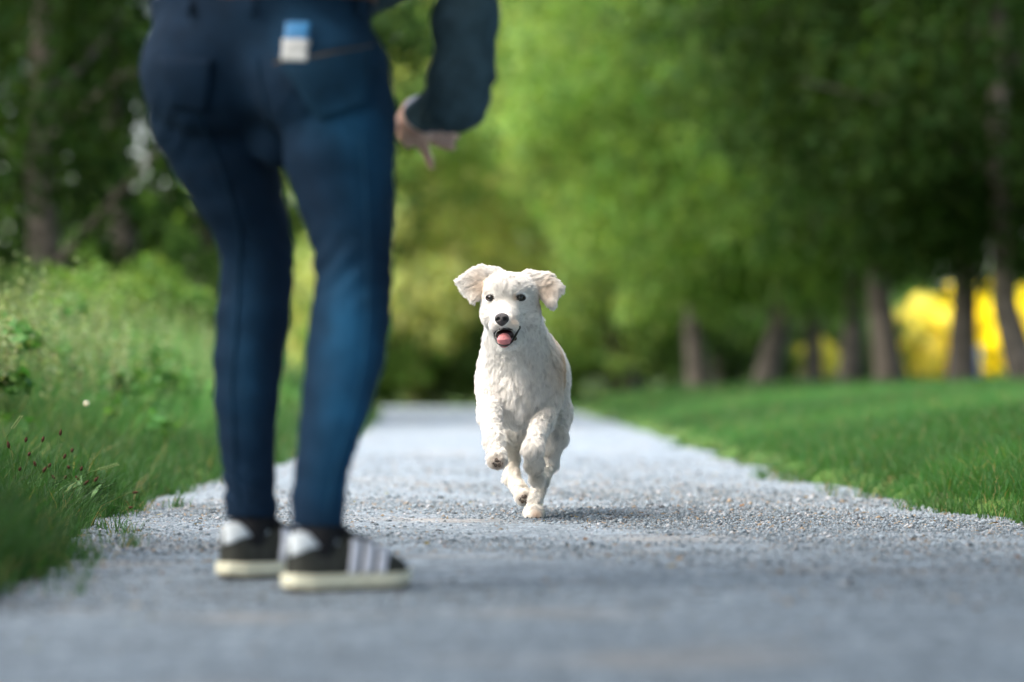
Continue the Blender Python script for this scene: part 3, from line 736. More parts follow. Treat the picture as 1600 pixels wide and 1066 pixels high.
    # locks: tips drawn to a common point
    ns = 6500; sd = r.choice(n, ns, replace=False); cell = .03
    key = np.floor(X0 / cell).astype(int); skey = key[sd]; from collections import defaultdict
    bk = defaultdict(list)
    for i, kx in enumerate(map(tuple, skey)): bk[kx].append(i)
    order = np.lexsort(key.T); ks = key[order]; cut = np.flatnonzero(np.any(np.diff(ks, axis=0), axis=1)) + 1
    near = np.full(n, -1)
    for grp in np.split(order, cut):
        kx = key[grp[0]]; cand = [j for a in (-1, 0, 1) for b in (-1, 0, 1) for c in (-1, 0, 1) for j in bk.get((kx[0] + a, kx[1] + b, kx[2] + c), ())]
        if not cand: continue
        cand = np.array(cand); D = ((X0[grp][:, None] - X0[sd[cand]][None]) ** 2).sum(-1); near[grp] = cand[D.argmin(1)]
    ok = near >= 0; tgt = ptsH[sd[near]]
    wcl = (T ** 1.3)[None, :, None] * (ok & (ln > .009))[:, None, None] * .5
    ptsH = ptsH + (tgt - ptsH) * wcl
    lockc = np.where(r.random(ns) < .18, r.uniform(.78, .93, ns), r.uniform(.95, 1.05, ns))
    cu = bpy.data.hair_curves.new('fur'); cu.add_curves([K] * n)
    cu.attributes['position'].data.foreach_set('vector', ptsH.astype(np.float32).ravel())
    ra = cu.attributes.get('radius') or cu.attributes.new('radius', 'FLOAT', 'POINT')
    rr = (np.array([1, .95, .8, .55, .15])[None] * (.00025 * (.7 + ln[:, None] / .03))).astype(np.float32); ra.data.foreach_set('value', rr.ravel())
    ca = cu.attributes.new('Col', 'FLOAT_COLOR', 'CURVE'); cc = np.ones((n, 4), np.float32); cc[:, :3] = (coat(X0) * r.uniform(.88, 1.06, (n, 1)) * (lockc[near])[:, None] * np.array([1., 1., 1.]) ** 1).clip(0, .95)
    ca.data.foreach_set('color', cc.ravel()); cu.materials.append(M_FUR)
    link('fur', cu, root)

    # ---- face
    def ball(name, c, r, mat, seg=20, parent=root, fn=None):
        f2 = Field(np.array(c) - np.max(r) * 1.4, np.array(c) + np.max(r) * 1.4, np.max(r) / 11)
        f2.add(ell(c, r), .001)
        if fn: fn(f2)
        v, f = f2.mesh(); v = smooth_verts(v, f, 2, .5)
        return link(name, mesh_np(name, v, f, mat, smooth=True), parent)
    m_eye = simple('eye', (.018, .007, .003), .06, .8); m_pup = simple('pupil', (.003, .003, .003), .04, .8)
    m_nose = simple('nose_leather', (.045, .040, .043), .42, .5, .5, 900); m_lip = simple('lip', (.012, .010, .010), .35, .5)
    m_tong = simple('tongue', (.50, .18, .19), .38, .5, .3, 500, .12, 90); m_pad = simple('paw_pad', (.11, .085, .07), .8, .2, .6, 600, .3, 200)
    for px, sgn in ((767, -1), (813, 1)):
        h, nn = front(px, 465); c = h + np.array([0, .0066, 0])
        e = ball('eye', c, (.0098, .0098, .0092), m_eye)
        vd = np.array([0, 0, CAMZ]) - c; vd /= np.linalg.norm(vd)
        ball('pupil', c + vd * .0078 + np.array([-.0004, 0, 0]), (.0058, .0036, .0058), m_pup, parent=e)
        # eyelids: a dark rim
        tv, tf = tube([c + np.array([.0122 * math.cos(a), -.0068 + .0055 * abs(math.cos(a)), (.0062 if math.sin(a) > 0 else .0072) * math.sin(a) - .0012 * math.cos(a) * sgn]) for a in np.linspace(0, 6.2832, 25)], [.0020 + .0012 * max(0, math.sin(a)) for a in np.linspace(0, 6.2832, 25)], 8)
        link('eyelid', mesh_np('eyelid', tv, tf, m_lip, smooth=True), e)
    nc = P(784, 498.0, 9.632)
    def nostrils(f):
        f.add(ell(nc + np.array([0, .004, -.008]), (.009, .012, .011)), .006)
        for s in (-1, 1):
            f.sub(ell(nc + np.array([s * .0080, -.0125, -.0010]), (.0046, .0085, .0044)), .002); f.sub(ell(nc + np.array([s * .0145, -.010, -.0045]), (.0042, .008, .0018)), .002)
        f.sub(rcone(nc + np.array([0, -.0172, -.001]), nc + np.array([0, -.012, -.02]), .0010, .0016), .002)
    ball('nose', nc, (.0185, .0150, .0150), m_nose, fn=nostrils)
    # tongue: lies on the lower jaw and hangs over its front
    ft = Field(P(788, 528, 9.66) - .05, P(788, 528, 9.66) + .05, .0016)
    ft.add(rcone(P(790, 529, 9.70), P(788, 531, 9.648), .016, .0175, (0, 0, 1), 3.0), .004)
    ft.add(rcone(P(788, 531, 9.650), P(787.5, 534, 9.640), .0175, .0160, (0, 1, .3), 2.8), .006)
    ft.sub(rcone(P(788.5, 517, 9.66), P(787.5, 531, 9.628), .0012, .0006), .003)
    v, f = ft.mesh(); v = smooth_verts(v, f, 2, .5); link('tongue', mesh_np('tongue', v, f, m_tong, smooth=True), root)
    def spl(pts, rs, n=28):
        pts = np.array(pts); t = np.linspace(0, len(pts) - 1, n); k = np.arange(len(pts))
        o = np.stack([np.interp(t, k, pts[:, a]) for a in range(3)], 1)
        for _ in range(6): o[1:-1] = (o[:-2] + 2 * o[1:-1] + o[2:]) / 4
        return o, np.interp(t, k, rs)
    lip = [P(772, 520, 9.668), P(773, 530, 9.652), P(778, 538, 9.640), P(787, 541.5, 9.634), P(796, 539, 9.640), P(802.5, 531, 9.655), P(807, 521, 9.68), P(813, 512, 9.71)]
    tv, tf = tube(*spl(lip, [.0018, .0023, .0024, .0024, .0024, .0030, .0030, .0018]), 8); link('lower_lip', mesh_np('lower_lip', tv, tf, m_lip, smooth=True), root)
    lip = [P(773, 521, 9.665), P(775, 516, 9.652), P(781, 514, 9.640), P(786, 513.5, 9.637), P(793, 514.5, 9.640), P(802, 516, 9.662), P(813, 510, 9.705)]
    tv, tf = tube(*spl(lip, [.0018, .0022, .0022, .0022, .0022, .0022, .0015]), 8); link('upper_lip', mesh_np('upper_lip', tv, tf, m_lip, smooth=True), root)
    ball('mouth_lining', P(788.5, 524, 9.672), (.0235, .020, .0150), simple('mouth_lining', (.035, .012, .012), .4, .4))
    ball('cheek_lip', P(804.5, 529, 9.684), (.0052, .006, .0058), simple('cheek_lip', (.07, .025, .018), .5, .4, .3, 300, .3, 200))
    # paw pads
    for px, py, sx in ((777, 722, 1.), (819, 779, 1.)):
        h, nn = front(px, py); 
        for k, (dx, dz, rx, rz) in enumerate([(0, .0050, .0085, .0060), (-.0110, -.0010, .0042, .0055), (-.0042, -.0078, .0045, .0056), (.0048, -.0078, .0045, .0056), (.0112, -.0010, .0042, .0055)]):
            hp, _ = front(px + dx * 610, py - dz * 610)
            ball('paw_pad', hp + np.array([0, .0005, 0]), (rx, .0045, rz), m_pad)
    for t in (-.017, -.006, .006, .017):
        x0 = float(P(834, 802, 9.97)[0]) + t
        tv, tf = tube([[x0, 9.922, .012], [x0, 9.914, .010], [x0, 9.909, .005]], [.0025, .002, .0006], 6); link('claw', mesh_np('claw', tv, tf, m_lip, smooth=True), root)
build_dog()
#PART3
# ------------------------------------------------------------------ the person
def chain_pts(rows):
    """rows of (px, py, half width in px, distance) -> points and radii"""
    return [P(a, b, d) for a, b, h, d in rows], [h / FPX * d for a, b, h, d in rows]

def build_person():
    root = empty('person', (-.40, 6.75, 0)); tag(root, 'person in dark blue skinny jeans and sneakers bending towards the dog, seen from behind', 'person')
    RL = [(520, 120, 92, 6.74), (531, 190, 88, 6.72), (531, 250, 86, 6.71), (541, 305, 76, 6.70), (548, 350, 67, 6.69), (553, 400, 60, 6.68), (553, 450, 59, 6.67), (547, 505, 62, 6.645), (539, 560, 61, 6.625), (527, 620, 54, 6.60), (514, 680, 47, 6.58), (502, 740, 42, 6.56), (497, 780, 42, 6.555), (496, 818, 43, 6.55)]
    LL = [(312, 110, 94, 6.86), (322, 180, 88, 6.88), (347, 240, 80, 6.90), (370, 295, 70, 6.92), (390, 350, 60, 6.95), (402, 400, 56, 6.97), (401, 440, 56, 6.98), (397, 490, 57, 6.98), (388, 560, 53, 6.98), (385, 620, 50, 6.98), (386, 680, 45, 6.985), (389, 740, 40, 6.99), (391, 775, 39, 6.99), (392, 806, 41, 6.99)]
    def legs(f, off=0., stop=None):
        for rows in (RL, LL):
            p, r = chain_pts(rows); m = len(p) if stop is None else stop
            for i in range(m - 1): f.add(rcone(p[i], p[i + 1], r[i] + off, r[i + 1] + off), .010)
    R30 = rotz(math.radians(-32))
    def pelvis(f, off=0.):
        f.add(ell(P(412, 60, 6.82), (.185 + off, .135 + off, .15 + off), R30), .06)
        f.add(ell(P(407, -5, 6.83), (.222 + off, .135 + off, .15 + off), R30), .06)
        f.add(ell(P(438, 215, 6.82), .055 + off), .03)
        f.add(ell(P(325, 120, 6.82), (.115 + off,) * 3), .05); f.add(ell(P(500, 125, 6.72), (.115 + off,) * 3), .05)

    # jeans
    fj = Field((-.75, 6.40, .06), (-.05, 7.25, 1.13), .0075)
    pelvis(fj); legs(fj)
    def folds(g):
        x, y, z = g[..., 0], g[..., 1], g[..., 2]
        ank = np.exp(-((z - .17) / .06) ** 2) + .8 * np.exp(-((z - .56) / .06) ** 2) + .5 * np.exp(-((z - .82) / .07) ** 2)
        a = np.arctan2(y - 6.7, x + .4)
        return .0045 * ank * (.5 + .5 * np.sin(x * 17 + z * 23)) * np.sin(z * 150 + 5 * np.sin(x * 28 + z * 9) + 4 * y * 6) + .0018 * np.sin(x * 60 + z * 45) * np.sin(z * 30 + y * 40)
    fj.ripple(folds, (-1, 6, 0), (0, 8, 1.2))
    cut = P(400, 818, 6.55)[2]
    hem_r, hem_l = P(496, 820, 6.55)[2], P(392, 808, 6.99)[2]
    V, F = fj.mesh(); V = smooth_verts(V, F, 1, .4)
    # open hems: drop the closing caps
    c = V[F].mean(1); hem = np.where(c[:, 1] + (c[:, 0] + .4) * .9 > 6.80, hem_l, hem_r)
    top = 1.045 + .0 * c[:, 0]
    F = F[(c[:, 2] > hem) & (c[:, 2] < top)]
    used = np.unique(F); mp = np.full(len(V), -1); mp[used] = np.arange(len(used)); V = V[used]; F = mp[F]
    global M_DENIM
    m, t, b = new_mat('denim'); L = t.links.new
    at = t.nodes.new('ShaderNodeAttribute'); at.attribute_name = 'Col'
    tc = t.nodes.new('ShaderNodeTexCoord'); wv = t.nodes.new('ShaderNodeTexWave'); wv.inputs['Scale'].default_value = 420; wv.inputs['Distortion'].default_value = 1.5
    mp_ = t.nodes.new('ShaderNodeMapping'); mp_.inputs['Rotation'].default_value = (0, math.radians(40), 0); L(tc.outputs['Object'], mp_.inputs['Vector']); L(mp_.outputs['Vector'], wv.inputs['Vector'])
    n1 = t.nodes.new('ShaderNodeTexNoise'); n1.inputs['Scale'].default_value = 25; n1.inputs['Detail'].default_value = 6; L(tc.outputs['Object'], n1.inputs['Vector'])
    mr = t.nodes.new('ShaderNodeMapRange'); mr.inputs['To Min'].default_value = .6; mr.inputs['To Max'].default_value = 1.4; L(n1.outputs['Fac'], mr.inputs['Value'])
    mx = t.nodes.new('ShaderNodeMix'); mx.data_type = 'RGBA'; mx.blend_type = 'MULTIPLY'; mx.inputs['Factor'].default_value = 1
    L(at.outputs['Color'], mx.inputs['A']); L(mr.outputs['Result'], mx.inputs['B']); L(mx.outputs['Result'], b.inputs['Base Color'])
    bp = t.nodes.new('ShaderNodeBump'); bp.inputs['Strength'].default_value = .25; bp.inputs['Distance'].default_value = .002; L(wv.outputs['Fac'], bp.inputs['Height']); L(bp.outputs['Normal'], b.inputs['Normal'])
    b.inputs['Roughness'].default_value = .85; b.inputs['Specular IOR Level'].default_value = .15
    M_DENIM = m
    def wash_and_light(p):
        """indigo with worn fading and painted-in light together: calf, outer thigh and seat"""
        fade_and_light = np.zeros(len(p))
        def blob(ct, r, a): return a * np.exp(-(((p - np.array(ct)) / np.array(r)) ** 2).sum(1))
        fade_and_light += blob(P(548, 570, 6.56), (.045, .12, .16), 1.0) + blob(P(575, 240, 6.65), (.05, .14, .13), .45) + blob(P(520, 190, 6.6), (.06, .12, .05), .25)
        fade_and_light += blob(P(385, 560, 6.93), (.035, .12, .16), .25) + blob(P(520, 760, 6.52), (.04, .1, .08), .35) + blob(P(500, 45, 6.6), (.12, .2, .06), .25)
        fade_and_light = (fade_and_light * (1 + .3 * vnoise(p, 18, 3))).clip(0, 1)[:, None]
        return np.array([.0020, .0118, .0285])[None] * (1 - fade_and_light) + np.array([.013, .084, .170])[None] * fade_and_light
    jeans = link('jeans', mesh_np('jeans', V, F, m, wash_and_light(V), smooth=True), root)
    sol = jeans.modifiers.new('cloth', 'SOLIDIFY'); sol.thickness = .003; sol.offset = -1
    bvh = BVHTree.FromPolygons([Vector(v) for v in V], F.tolist())
    def hit(px, py, dx=0.):
        a = Vector(P(px, py, 6.0)); dr = (a - Vector((0, 0, CAMZ))).normalized(); h = bvh.ray_cast(a, dr)
        return None if h[0] is None else (np.array(h[0]), np.array(h[1]))
    def patch(name, corners, mat, off=.004, parent=jeans, n=9, cols=None, thick=.003):
        """a cloth patch laid on the jeans; corners are four picture points, clockwise from top left"""
        G = []
        for i in range(n):
            for j in range(n):
                u, v = j / (n - 1), i / (n - 1); q = (np.array(corners[0]) * (1 - u) + np.array(corners[1]) * u) * (1 - v) + (np.array(corners[3]) * (1 - u) + np.array(corners[2]) * u) * v
                h = hit(*q)
                if h is None: return None
                G.append(h[0] + h[1] * off)
        i = (np.arange(n - 1)[:, None] * n + np.arange(n - 1)[None]).ravel(); Fq = np.stack([i, i + n, i + n + 1, i + 1], 1)
        o = link(name, mesh_np(name, np.array(G), Fq, mat, cols if cols is None else cols(np.array(G)), smooth=True), parent)
        s = o.modifiers.new('cloth', 'SOLIDIFY'); s.thickness = thick; s.offset = 1
        return o
    m_seam = simple('seam_thread', (.10, .065, .03), .8)
    patch('back_pocket', [(432, 88), (578, 62), (570, 165), (500, 190)], m, .006, cols=lambda g: wash_and_light(g) * .55 + np.array([.013, .060, .110]) * .30)
    patch('back_pocket', [(250, 92), (335, 92), (322, 175), (268, 165)], m, cols=wash_and_light)
    patch('pocket_hem', [(430, 86), (580, 60), (580, 68), (430, 95)], m, .008, cols=wash_and_light)
    patch('waistband', [(242, 2), (580, 2), (582, 24), (238, 26)], m, .004, n=17, cols=wash_and_light)
    patch('yoke_seam', [(232, 52), (380, 82), (380, 85), (232, 55)], m_seam, .002, n=9, thick=.0015); patch('yoke_seam', [(385, 82), (590, 44), (590, 47), (385, 85)], m_seam, .002, n=9, thick=.0015)
    for px in (300, 395, 560): patch('belt_loop', [(px - 5, 0), (px + 5, 0), (px + 5, 28), (px - 5, 28)], m, .010, n=4, cols=wash_and_light)
    patch('pocket_stitch', [(433, 100), (578, 74), (578, 76), (433, 102)], m_seam, .009, thick=.001)

    # side seam down the outer right leg, inseam and centre back seam
    for nm, rows in (('side_seam', [(566, 210), (572, 300), (576, 400), (574, 500), (566, 580), (545, 660), (522, 740), (512, 805)]), ('centre_seam', [(402, 88), (408, 130), (420, 180), (432, 220)]), ('side_seam', [(300, 150), (345, 260), (375, 360), (372, 480), (362, 600), (366, 720), (372, 795)])):
        pts = []
        for k in np.linspace(0, len(rows) - 1, 50):
            a = np.array(rows); h = hit(np.interp(k, range(len(rows)), a[:, 0]), np.interp(k, range(len(rows)), a[:, 1]))
            if h is not None: pts.append(h[0] + h[1] * .001)
        tv, tf = tube(pts, [.0028] * len(pts), 6); o = link(nm, mesh_np(nm, tv, tf, m, wash_and_light(tv) * .9 + np.array([.001, .006, .011]), smooth=True), jeans)
    # belt
    R = R30; th = np.linspace(0, 2 * math.pi, 49); cb = P(416, -5, 6.82)
    V2 = []
    for zz in (1.030, 1.058):
        for a in th[:-1]:
            q = np.array([.212 * math.cos(a), .140 * math.sin(a), 0]) @ R.T; V2.append([cb[0] + q[0], cb[1] + q[1], zz])
    i = np.arange(48); Fq = np.stack([i, (i + 1) % 48, (i + 1) % 48 + 48, i + 48], 1)
    o = link('belt', mesh_np('belt', np.array(V2), Fq, simple('belt_leather', (.12, .045, .025), .5, .4, .3, 80, .3, 15), smooth=True), root); s = o.modifiers.new('t', 'SOLIDIFY'); s.thickness = .004; s.offset = 1

    # body: one continuous figure, mostly under the clothes
    hipc = P(418, 20, 6.83); fw = np.array([.56, .83, 0]); rt = np.array([.83, -.56, 0])
    chest = np.array([hipc[0], hipc[1], 1.03]) + fw * .27 + np.array([0, 0, .17]); shc = np.array([hipc[0], hipc[1], 1.03]) + fw * .40 + np.array([0, 0, .25])
    shR, shL = shc + rt * .17, shc - rt * .17
    elR, wrR = P(712, 172, 6.97), P(652, 176, 7.15)
    elL = shL - rt * .10 + np.array([.0, .0, -.28]); wrL = elL + fw * .20 - rt * .09 + np.array([0, 0, -.02])
    neck = shc + fw * .05 + np.array([0, 0, .06]); head = neck + fw * .09 + np.array([0, 0, .12])
    fb = Field((-.80, 6.40, .02), (.30, 7.75, 1.68), .0058)
    pelvis(fb, -.018); legs(fb, -.016, 12)
    for rows, toe in ((RL, (-.27, 6.61)), (LL, (-.415, 7.045))):
        p, r = chain_pts(rows); fb.add(rcone(p[-1], np.array([p[-1][0], p[-1][1], .07]), .024, .024), .01)
        fb.add(rcone(np.array([p[-1][0], p[-1][1], .055]), np.array([toe[0], toe[1], .04]), .022, .018), .02)
    fb.add(rcone(np.array([hipc[0], hipc[1], 1.02]), chest, .12, .125), .08); fb.add(rcone(shL, shR, .06, .06), .08); fb.add(rcone(chest, shc, .12, .09), .06)
    fb.add(rcone(shc, neck, .055, .05), .03); fb.add(rcone(neck, head, .05, .05), .03)
    fb.add(ell(head + fw * .015, (.075, .095, .115), rotz(math.radians(-34))), .03)
    fb.add(ell(head + fw * .095 + np.array([0, 0, -.01]), .013), .02)          # nose
    fb.add(ell(head + fw * .060 + np.array([0, 0, -.085]), (.035, .035, .03)), .03)  # chin
    for s in (-1, 1):
        fb.add(ell(head + rt * .078 * s + np.array([0, 0, -.01]), (.012, .018, .030)), .008)
        fb.sub(ell(head + fw * .105 + rt * .032 * s + np.array([0, 0, .018]), (.016, .014, .010)), .012)
    for sh, e, wv_ in ((shR, elR, wrR), (shL, elL, wrL)):
        fb.add(rcone(sh, e, .040, .034), .03); fb.add(rcone(e, wv_, .034, .024), .02)
    # right hand, hanging relaxed below the cuff, fingers pointing down and outwards
    kn = P(648, 205, 7.17)
    fb.add(rcone(P(648, 172, 7.15), P(643, 196, 7.165), .023, .027), .015); fb.add(rcone(P(640, 188, 7.165), P(656, 216, 7.175), .025, .020), .012)
    def finger(pts, r0, r1):
        for i in range(len(pts) - 1):
            a = r0 + (r1 - r0) * i / (len(pts) - 1); c2 = r0 + (r1 - r0) * (i + 1) / (len(pts) - 1); fb.add(rcone(pts[i], pts[i + 1], a, c2), .005)
    finger([P(652, 212, 7.175), P(664, 234, 7.18), P(671, 250, 7.185), P(674, 262, 7.19)], .0105, .0068)     # index
    
    finger([P(660, 205, 7.185), P(684, 222, 7.20), P(700, 228, 7.21), P(708, 231, 7.22)], .0105, .0072)
    finger([P(662, 198, 7.19), P(688, 211, 7.21), P(706, 216, 7.22), P(714, 214, 7.235)], .0100, .0070)
    finger([P(662, 190, 7.195), P(684, 200, 7.215), P(698, 205, 7.23), P(705, 205, 7.245)], .0090, .0062)
    finger([P(636, 178, 7.15), P(627, 196, 7.15), P(629, 214, 7.155), P(637, 226, 7.165)], .0125, .0080)     # thumb
    # left hand, hidden in front of the hips
    hd = wrL + fw * .08; fb.add(rcone(wrL, hd, .024, .030), .015)
    for k in range(4):
        b0 = hd + rt * (.022 - .015 * k); finger([b0, b0 + fw * .035 - np.array([0, 0, .005]), b0 + fw * .06 - np.array([0, 0, .022])], .009, .007)
    finger([wrL + fw * .03 + rt * .02, wrL + fw * .06 + rt * .045, wrL + fw * .085 + rt * .05], .011, .008)
    V, F = fb.mesh(); V = smooth_verts(V, F, 1, .35)
    m_skin, t, b = new_mat('skin'); b.inputs['Base Color'].default_value = (.50, .27, .19, 1); b.inputs['Roughness'].default_value = .5
    b.inputs['Subsurface Weight'].default_value = .08; b.inputs['Subsurface Radius'].default_value = (.01, .004, .002)
    n1 = t.nodes.new('ShaderNodeTexNoise'); n1.inputs['Scale'].default_value = 40; rp = t.nodes.new('ShaderNodeValToRGB')
    rp.color_ramp.elements[0].color = (.52, .29, .21, 1); rp.color_ramp.elements[1].color = (.62, .40, .31, 1)
    tc = t.nodes.new('ShaderNodeTexCoord'); t.links.new(tc.outputs['Object'], n1.inputs['Vector']); t.links.new(n1.outputs['Fac'], rp.inputs['Fac']); t.links.new(rp.outputs['Color'], b.inputs['Base Color'])
    link('body', mesh_np('body', V, F, m_skin, smooth=True), root)

    # hair: a cap and a ponytail
    fh = Field(head - .3, head + .3, .009)
    fh.add(ell(head - fw * .02 + np.array([0, 0, .03]), (.088, .098, .105), rotz(math.radians(-34))), .01)
    fh.sub(ell(head + fw * .11 + np.array([0, 0, -.05]), (.085, .085, .11)), .02)
    fh.add(rcone(head - fw * .09 + np.array([0, 0, .05]), head - fw * .15 + np.array([0, 0, -.03]), .03, .035), .02); fh.add(rcone(head - fw * .15 + np.array([0, 0, -.03]), head - fw * .14 + np.array([0, 0, -.17]), .035, .012), .02)
    v, f = fh.mesh(); link('hair', mesh_np('hair', v, f, simple('hair', (.06, .03, .015), .5, .4, .6, 120, .4, 60), smooth=True), root)

    # jacket: torso and both sleeves
    fk = Field((-.80, 6.50, .70), (.32, 7.55, 1.60), .0075)
    fk.add(rcone(np.array([hipc[0], hipc[1], 1.09]) + fw * .02, chest, .150, .150), .05); fk.add(rcone(chest, shc, .148, .11), .06); fk.add(rcone(shL, shR, .075, .075), .06)
    fk.add(rcone(shc, neck + np.array([0, 0, -.01]), .08, .06), .03)
    hemR = P(600, -6, 6.80); fk.add(ell(hemR + np.array([-.01, .03, .07]), (.045, .06, .085)), .04)          # loose hem on the right hip
    cuffR = elR + (wrR - elR) * .80; cuffL = elL + (wrL - elL) * .85
    fk.add(rcone(shR, P(727, 40, 6.98), .062, .053), .04); fk.add(rcone(P(727, 40, 6.98), P(722, 120, 6.97), .053, .051), .04); fk.add(rcone(P(722, 120, 6.97), P(712, 160, 6.97), .051, .049), .04)
    fk.add(rcone(P(712, 160, 6.97), cuffR, .050, .036), .03)
    fk.add(rcone(shL, elL, .062, .050), .04); fk.add(rcone(elL, cuffL, .050, .036), .03)
    fk.ripple(lambda g: .0030 * np.sin(g[..., 2] * 120 + 9 * np.sin(g[..., 0] * 25) + g[..., 1] * 30) * np.exp(-((g[..., 2] - .88) / .10) ** 2) + .0022 * np.sin(g[..., 2] * 60 + g[..., 0] * 45), (-1, 6, .7), (1, 8, 1.6))
    v, f = fk.mesh(); v = smooth_verts(v, f, 1, .4)
    m_jk = simple('jacket_knit', (.040, .076, .098), .9, .15, .4, 160, .25, 30)
    jk = link('jacket', mesh_np('jacket', v, f, m_jk, smooth=True), root)
    dv = (wrR - elR) / np.linalg.norm(wrR - elR)
    tv, tf = tube([cuffR - dv * .03, cuffR + dv * .012, cuffR + dv * .026, cuffR + dv * .028, cuffR + dv * .012], [.030, .0335, .0325, .0275, .026], 20); link('cuff', mesh_np('cuff', tv, tf, simple('cuff_cotton', (.55, .57, .66), .85, .2, .3, 150, .1, 60), smooth=True), jk)

    # shoes
    m_up = simple('shoe_suede', (.045, .046, .038), .9, .15, .4, 300, .3, 60); m_sole = simple('shoe_sole', (.62, .60, .44), .6, .3, .3, 200, .12, 40)
    m_out = simple('outsole', (.10, .085, .06), .8); m_wh = simple('shoe_white', (.66, .66, .70), .55, .3, .2, 300, .08, 60); m_heel = simple('shoe_heel', (.50, .54, .55), .5, .35, .2, 200, .12, 40); m_blk = simple('shoe_lining', (.008, .008, .009), .9)
    Lh = [-.010, -.007, 0, .02, .06, .11, .16, .20, .235, .255, .262]
    def hw(l): return np.interp(l, Lh, [.001, .010, .020, .031, .036, .038, .044, .047, .041, .024, .004])
    def cx(l): return np.interp(l, [0, .1, .262], [0, 0, .008])
    def hgt(l): return np.interp(l, [-.01, .015, .04, .07, .095, .115, .15, .19, .225, .25, .262], [.088, .095, .084, .075, .084, .092, .086, .070, .056, .045, .036])
    def opn(l): return np.interp(l, [0, .012, .03, .09, .108, .13], [.30, .55, .75, .75, .55, 0])      # width of the open collar
    def zs(l): return .026 + .004 * np.interp(l, [0, .1, .26], [1, 0, .2])
    def surf(l, t, off=0.):
        """t: -1 outer bottom edge .. 0 ridge .. 1 inner bottom edge"""
        a = abs(t); wd = hw(l) + off; zt = hgt(l); z0 = zs(l)
        ang = (1 - a) * math.pi / 2; o = opn(l)
        x = math.cos(ang) ** .55 * wd * 1.0; z = z0 + (zt - z0 + off) * math.sin(ang) ** .80
        if o > 0: x = max(x, wd * .52 * o / .75); 
        return np.array([cx(l) + math.copysign(x, t), l, z])
    def grid(fn, ls, ts):
        V = np.array([fn(l, t) for l in ls for t in ts]); n = len(ts)
        i = (np.arange(len(ls) - 1)[:, None] * n + np.arange(n - 1)[None]).ravel(); return V, np.stack([i, i + 1, i + n + 1, i + n], 1)
    def shoe(heel, ang, lab):
        sh = empty('shoe', (heel[0], heel[1], .004), -ang); bpy.context.view_layer.update(); sh.parent = root; sh.matrix_parent_inverse = root.matrix_world.inverted(); sh['label'] = lab; sh.scale = (1.0, .90, 1.06)
        ls = np.concatenate([np.linspace(-.010, -.004, 4), np.linspace(0, .03, 6), np.linspace(.04, .235, 22), np.linspace(.242, .262, 6)])
        v, f = grid(lambda l, t: surf(l, t), ls, np.linspace(-1, 1, 25)); o = link('upper', mesh_np('upper', v, f, m_up, smooth=True), sh, True)
        def side(z0, z1, ex):
            pr = [(l, -1) for l in ls] + [(l, 1) for l in ls[::-1]]; V = []
            for zf, e in ((z0, ex * .6), (z0 + .003, ex), (z1 - .002, ex), (z1, ex * .4)):
                for l, s in pr:
                    ll = l + (-ex if l < .0 else (ex if l > .255 else 0)); lift = .010 * max(0, (l - .20) / .06) ** 2 + .004 * max(0, (.02 - l) / .03); zz = zf + lift * (1 if zf < .02 else .4)
                    V.append([cx(l) + s * (hw(l) + e), ll, zz])
            n = len(pr); F = []
            for k in range(3):
                for j in range(n): F.append([k * n + j, k * n + (j + 1) % n, (k + 1) * n + (j + 1) % n, (k + 1) * n + j])
            h = len(ls)
            for k in (0, 3):
                for j in range(h - 1): q = [k * n + j, k * n + j + 1, k * n + n - 2 - j, k * n + n - 1 - j]; F.append(q if k else q[::-1])
            return np.array(V), np.array(F)
        v, f = side(.006, .029, .006); link('sole', mesh_np('sole', v, f, m_sole, smooth=False), sh, True)
        v, f = side(.0, .0065, .003); link('outsole', mesh_np('outsole', v, f, m_out), sh, True)
        for s in (-1, 1):
            for k in range(3):
                l0 = .098 + .030 * k
                def st(u, q): l = l0 + .021 * u + .016 * (1 - q); t = s * (.99 - .62 * (1 - q)); return surf(l, t, .0030)
                v, f = grid(st, np.linspace(0, 1, 4), np.linspace(0, 1, 8)); o = link('stripe', mesh_np('stripe', v, f, m_wh, smooth=True), sh, True); so = o.modifiers.new('t', 'SOLIDIFY'); so.thickness = .0015; so.offset = 1
        for s in (-1, 1):
            def ht(u, q): l = -.0095 + .098 * u; lo_ = np.interp(u, [0, .3, .55, 1], [.74, .62, .46, .30]); hi_ = np.interp(u, [0, .2, .4, 1], [.02, .03, .05, .10]); return surf(l, s * (hi_ + (lo_ - hi_) * q), .0025)
            v, f = grid(ht, np.linspace(0, 1, 14), np.linspace(0, 1, 7)); o = link('heel_tab', mesh_np('heel_tab', v, f, m_heel, smooth=True), sh, True); so = o.modifiers.new('t', 'SOLIDIFY'); so.thickness = .002; so.offset = 1
        tv, tf = tube([[0, .050, .055], [0, .058, .09], [0, .064, .128]], [.034, .037, .034], 16); link('sock', mesh_np('sock', tv, tf, m_blk, smooth=True), sh, True)
        tv, tf = tube([[cx(.1), .086, .096], [cx(.1), .105, .094], [cx(.1), .14, .080]], [.014, .018, .014], 12); tv[:, 0] = cx(.1) + (tv[:, 0] - cx(.1)) * 1.3; link('tongue', mesh_np('tongue', tv, tf, m_blk, smooth=True), sh, True)
        for k in range(5):
            l = .112 + .014 * k; pts = [surf(l, q, .003) for q in np.linspace(-.33, .33, 9)]
            tv, tf = tube(pts, [.0022] * 9, 6); link('lace', mesh_np('lace', tv, tf, m_blk, smooth=True), sh, True)
        return sh
    shoe((-.372, 6.505), math.radians(49), 'right dark sneaker with three white stripes'); shoe((-.517, 6.948), math.radians(47), 'left dark sneaker, partly behind the other')

    # packet in the back pocket: a thing of its own
    h0 = hit(464, 70); base = h0[0]; nrm = np.array([h0[1][0], h0[1][1], 0]); nrm /= np.linalg.norm(nrm)
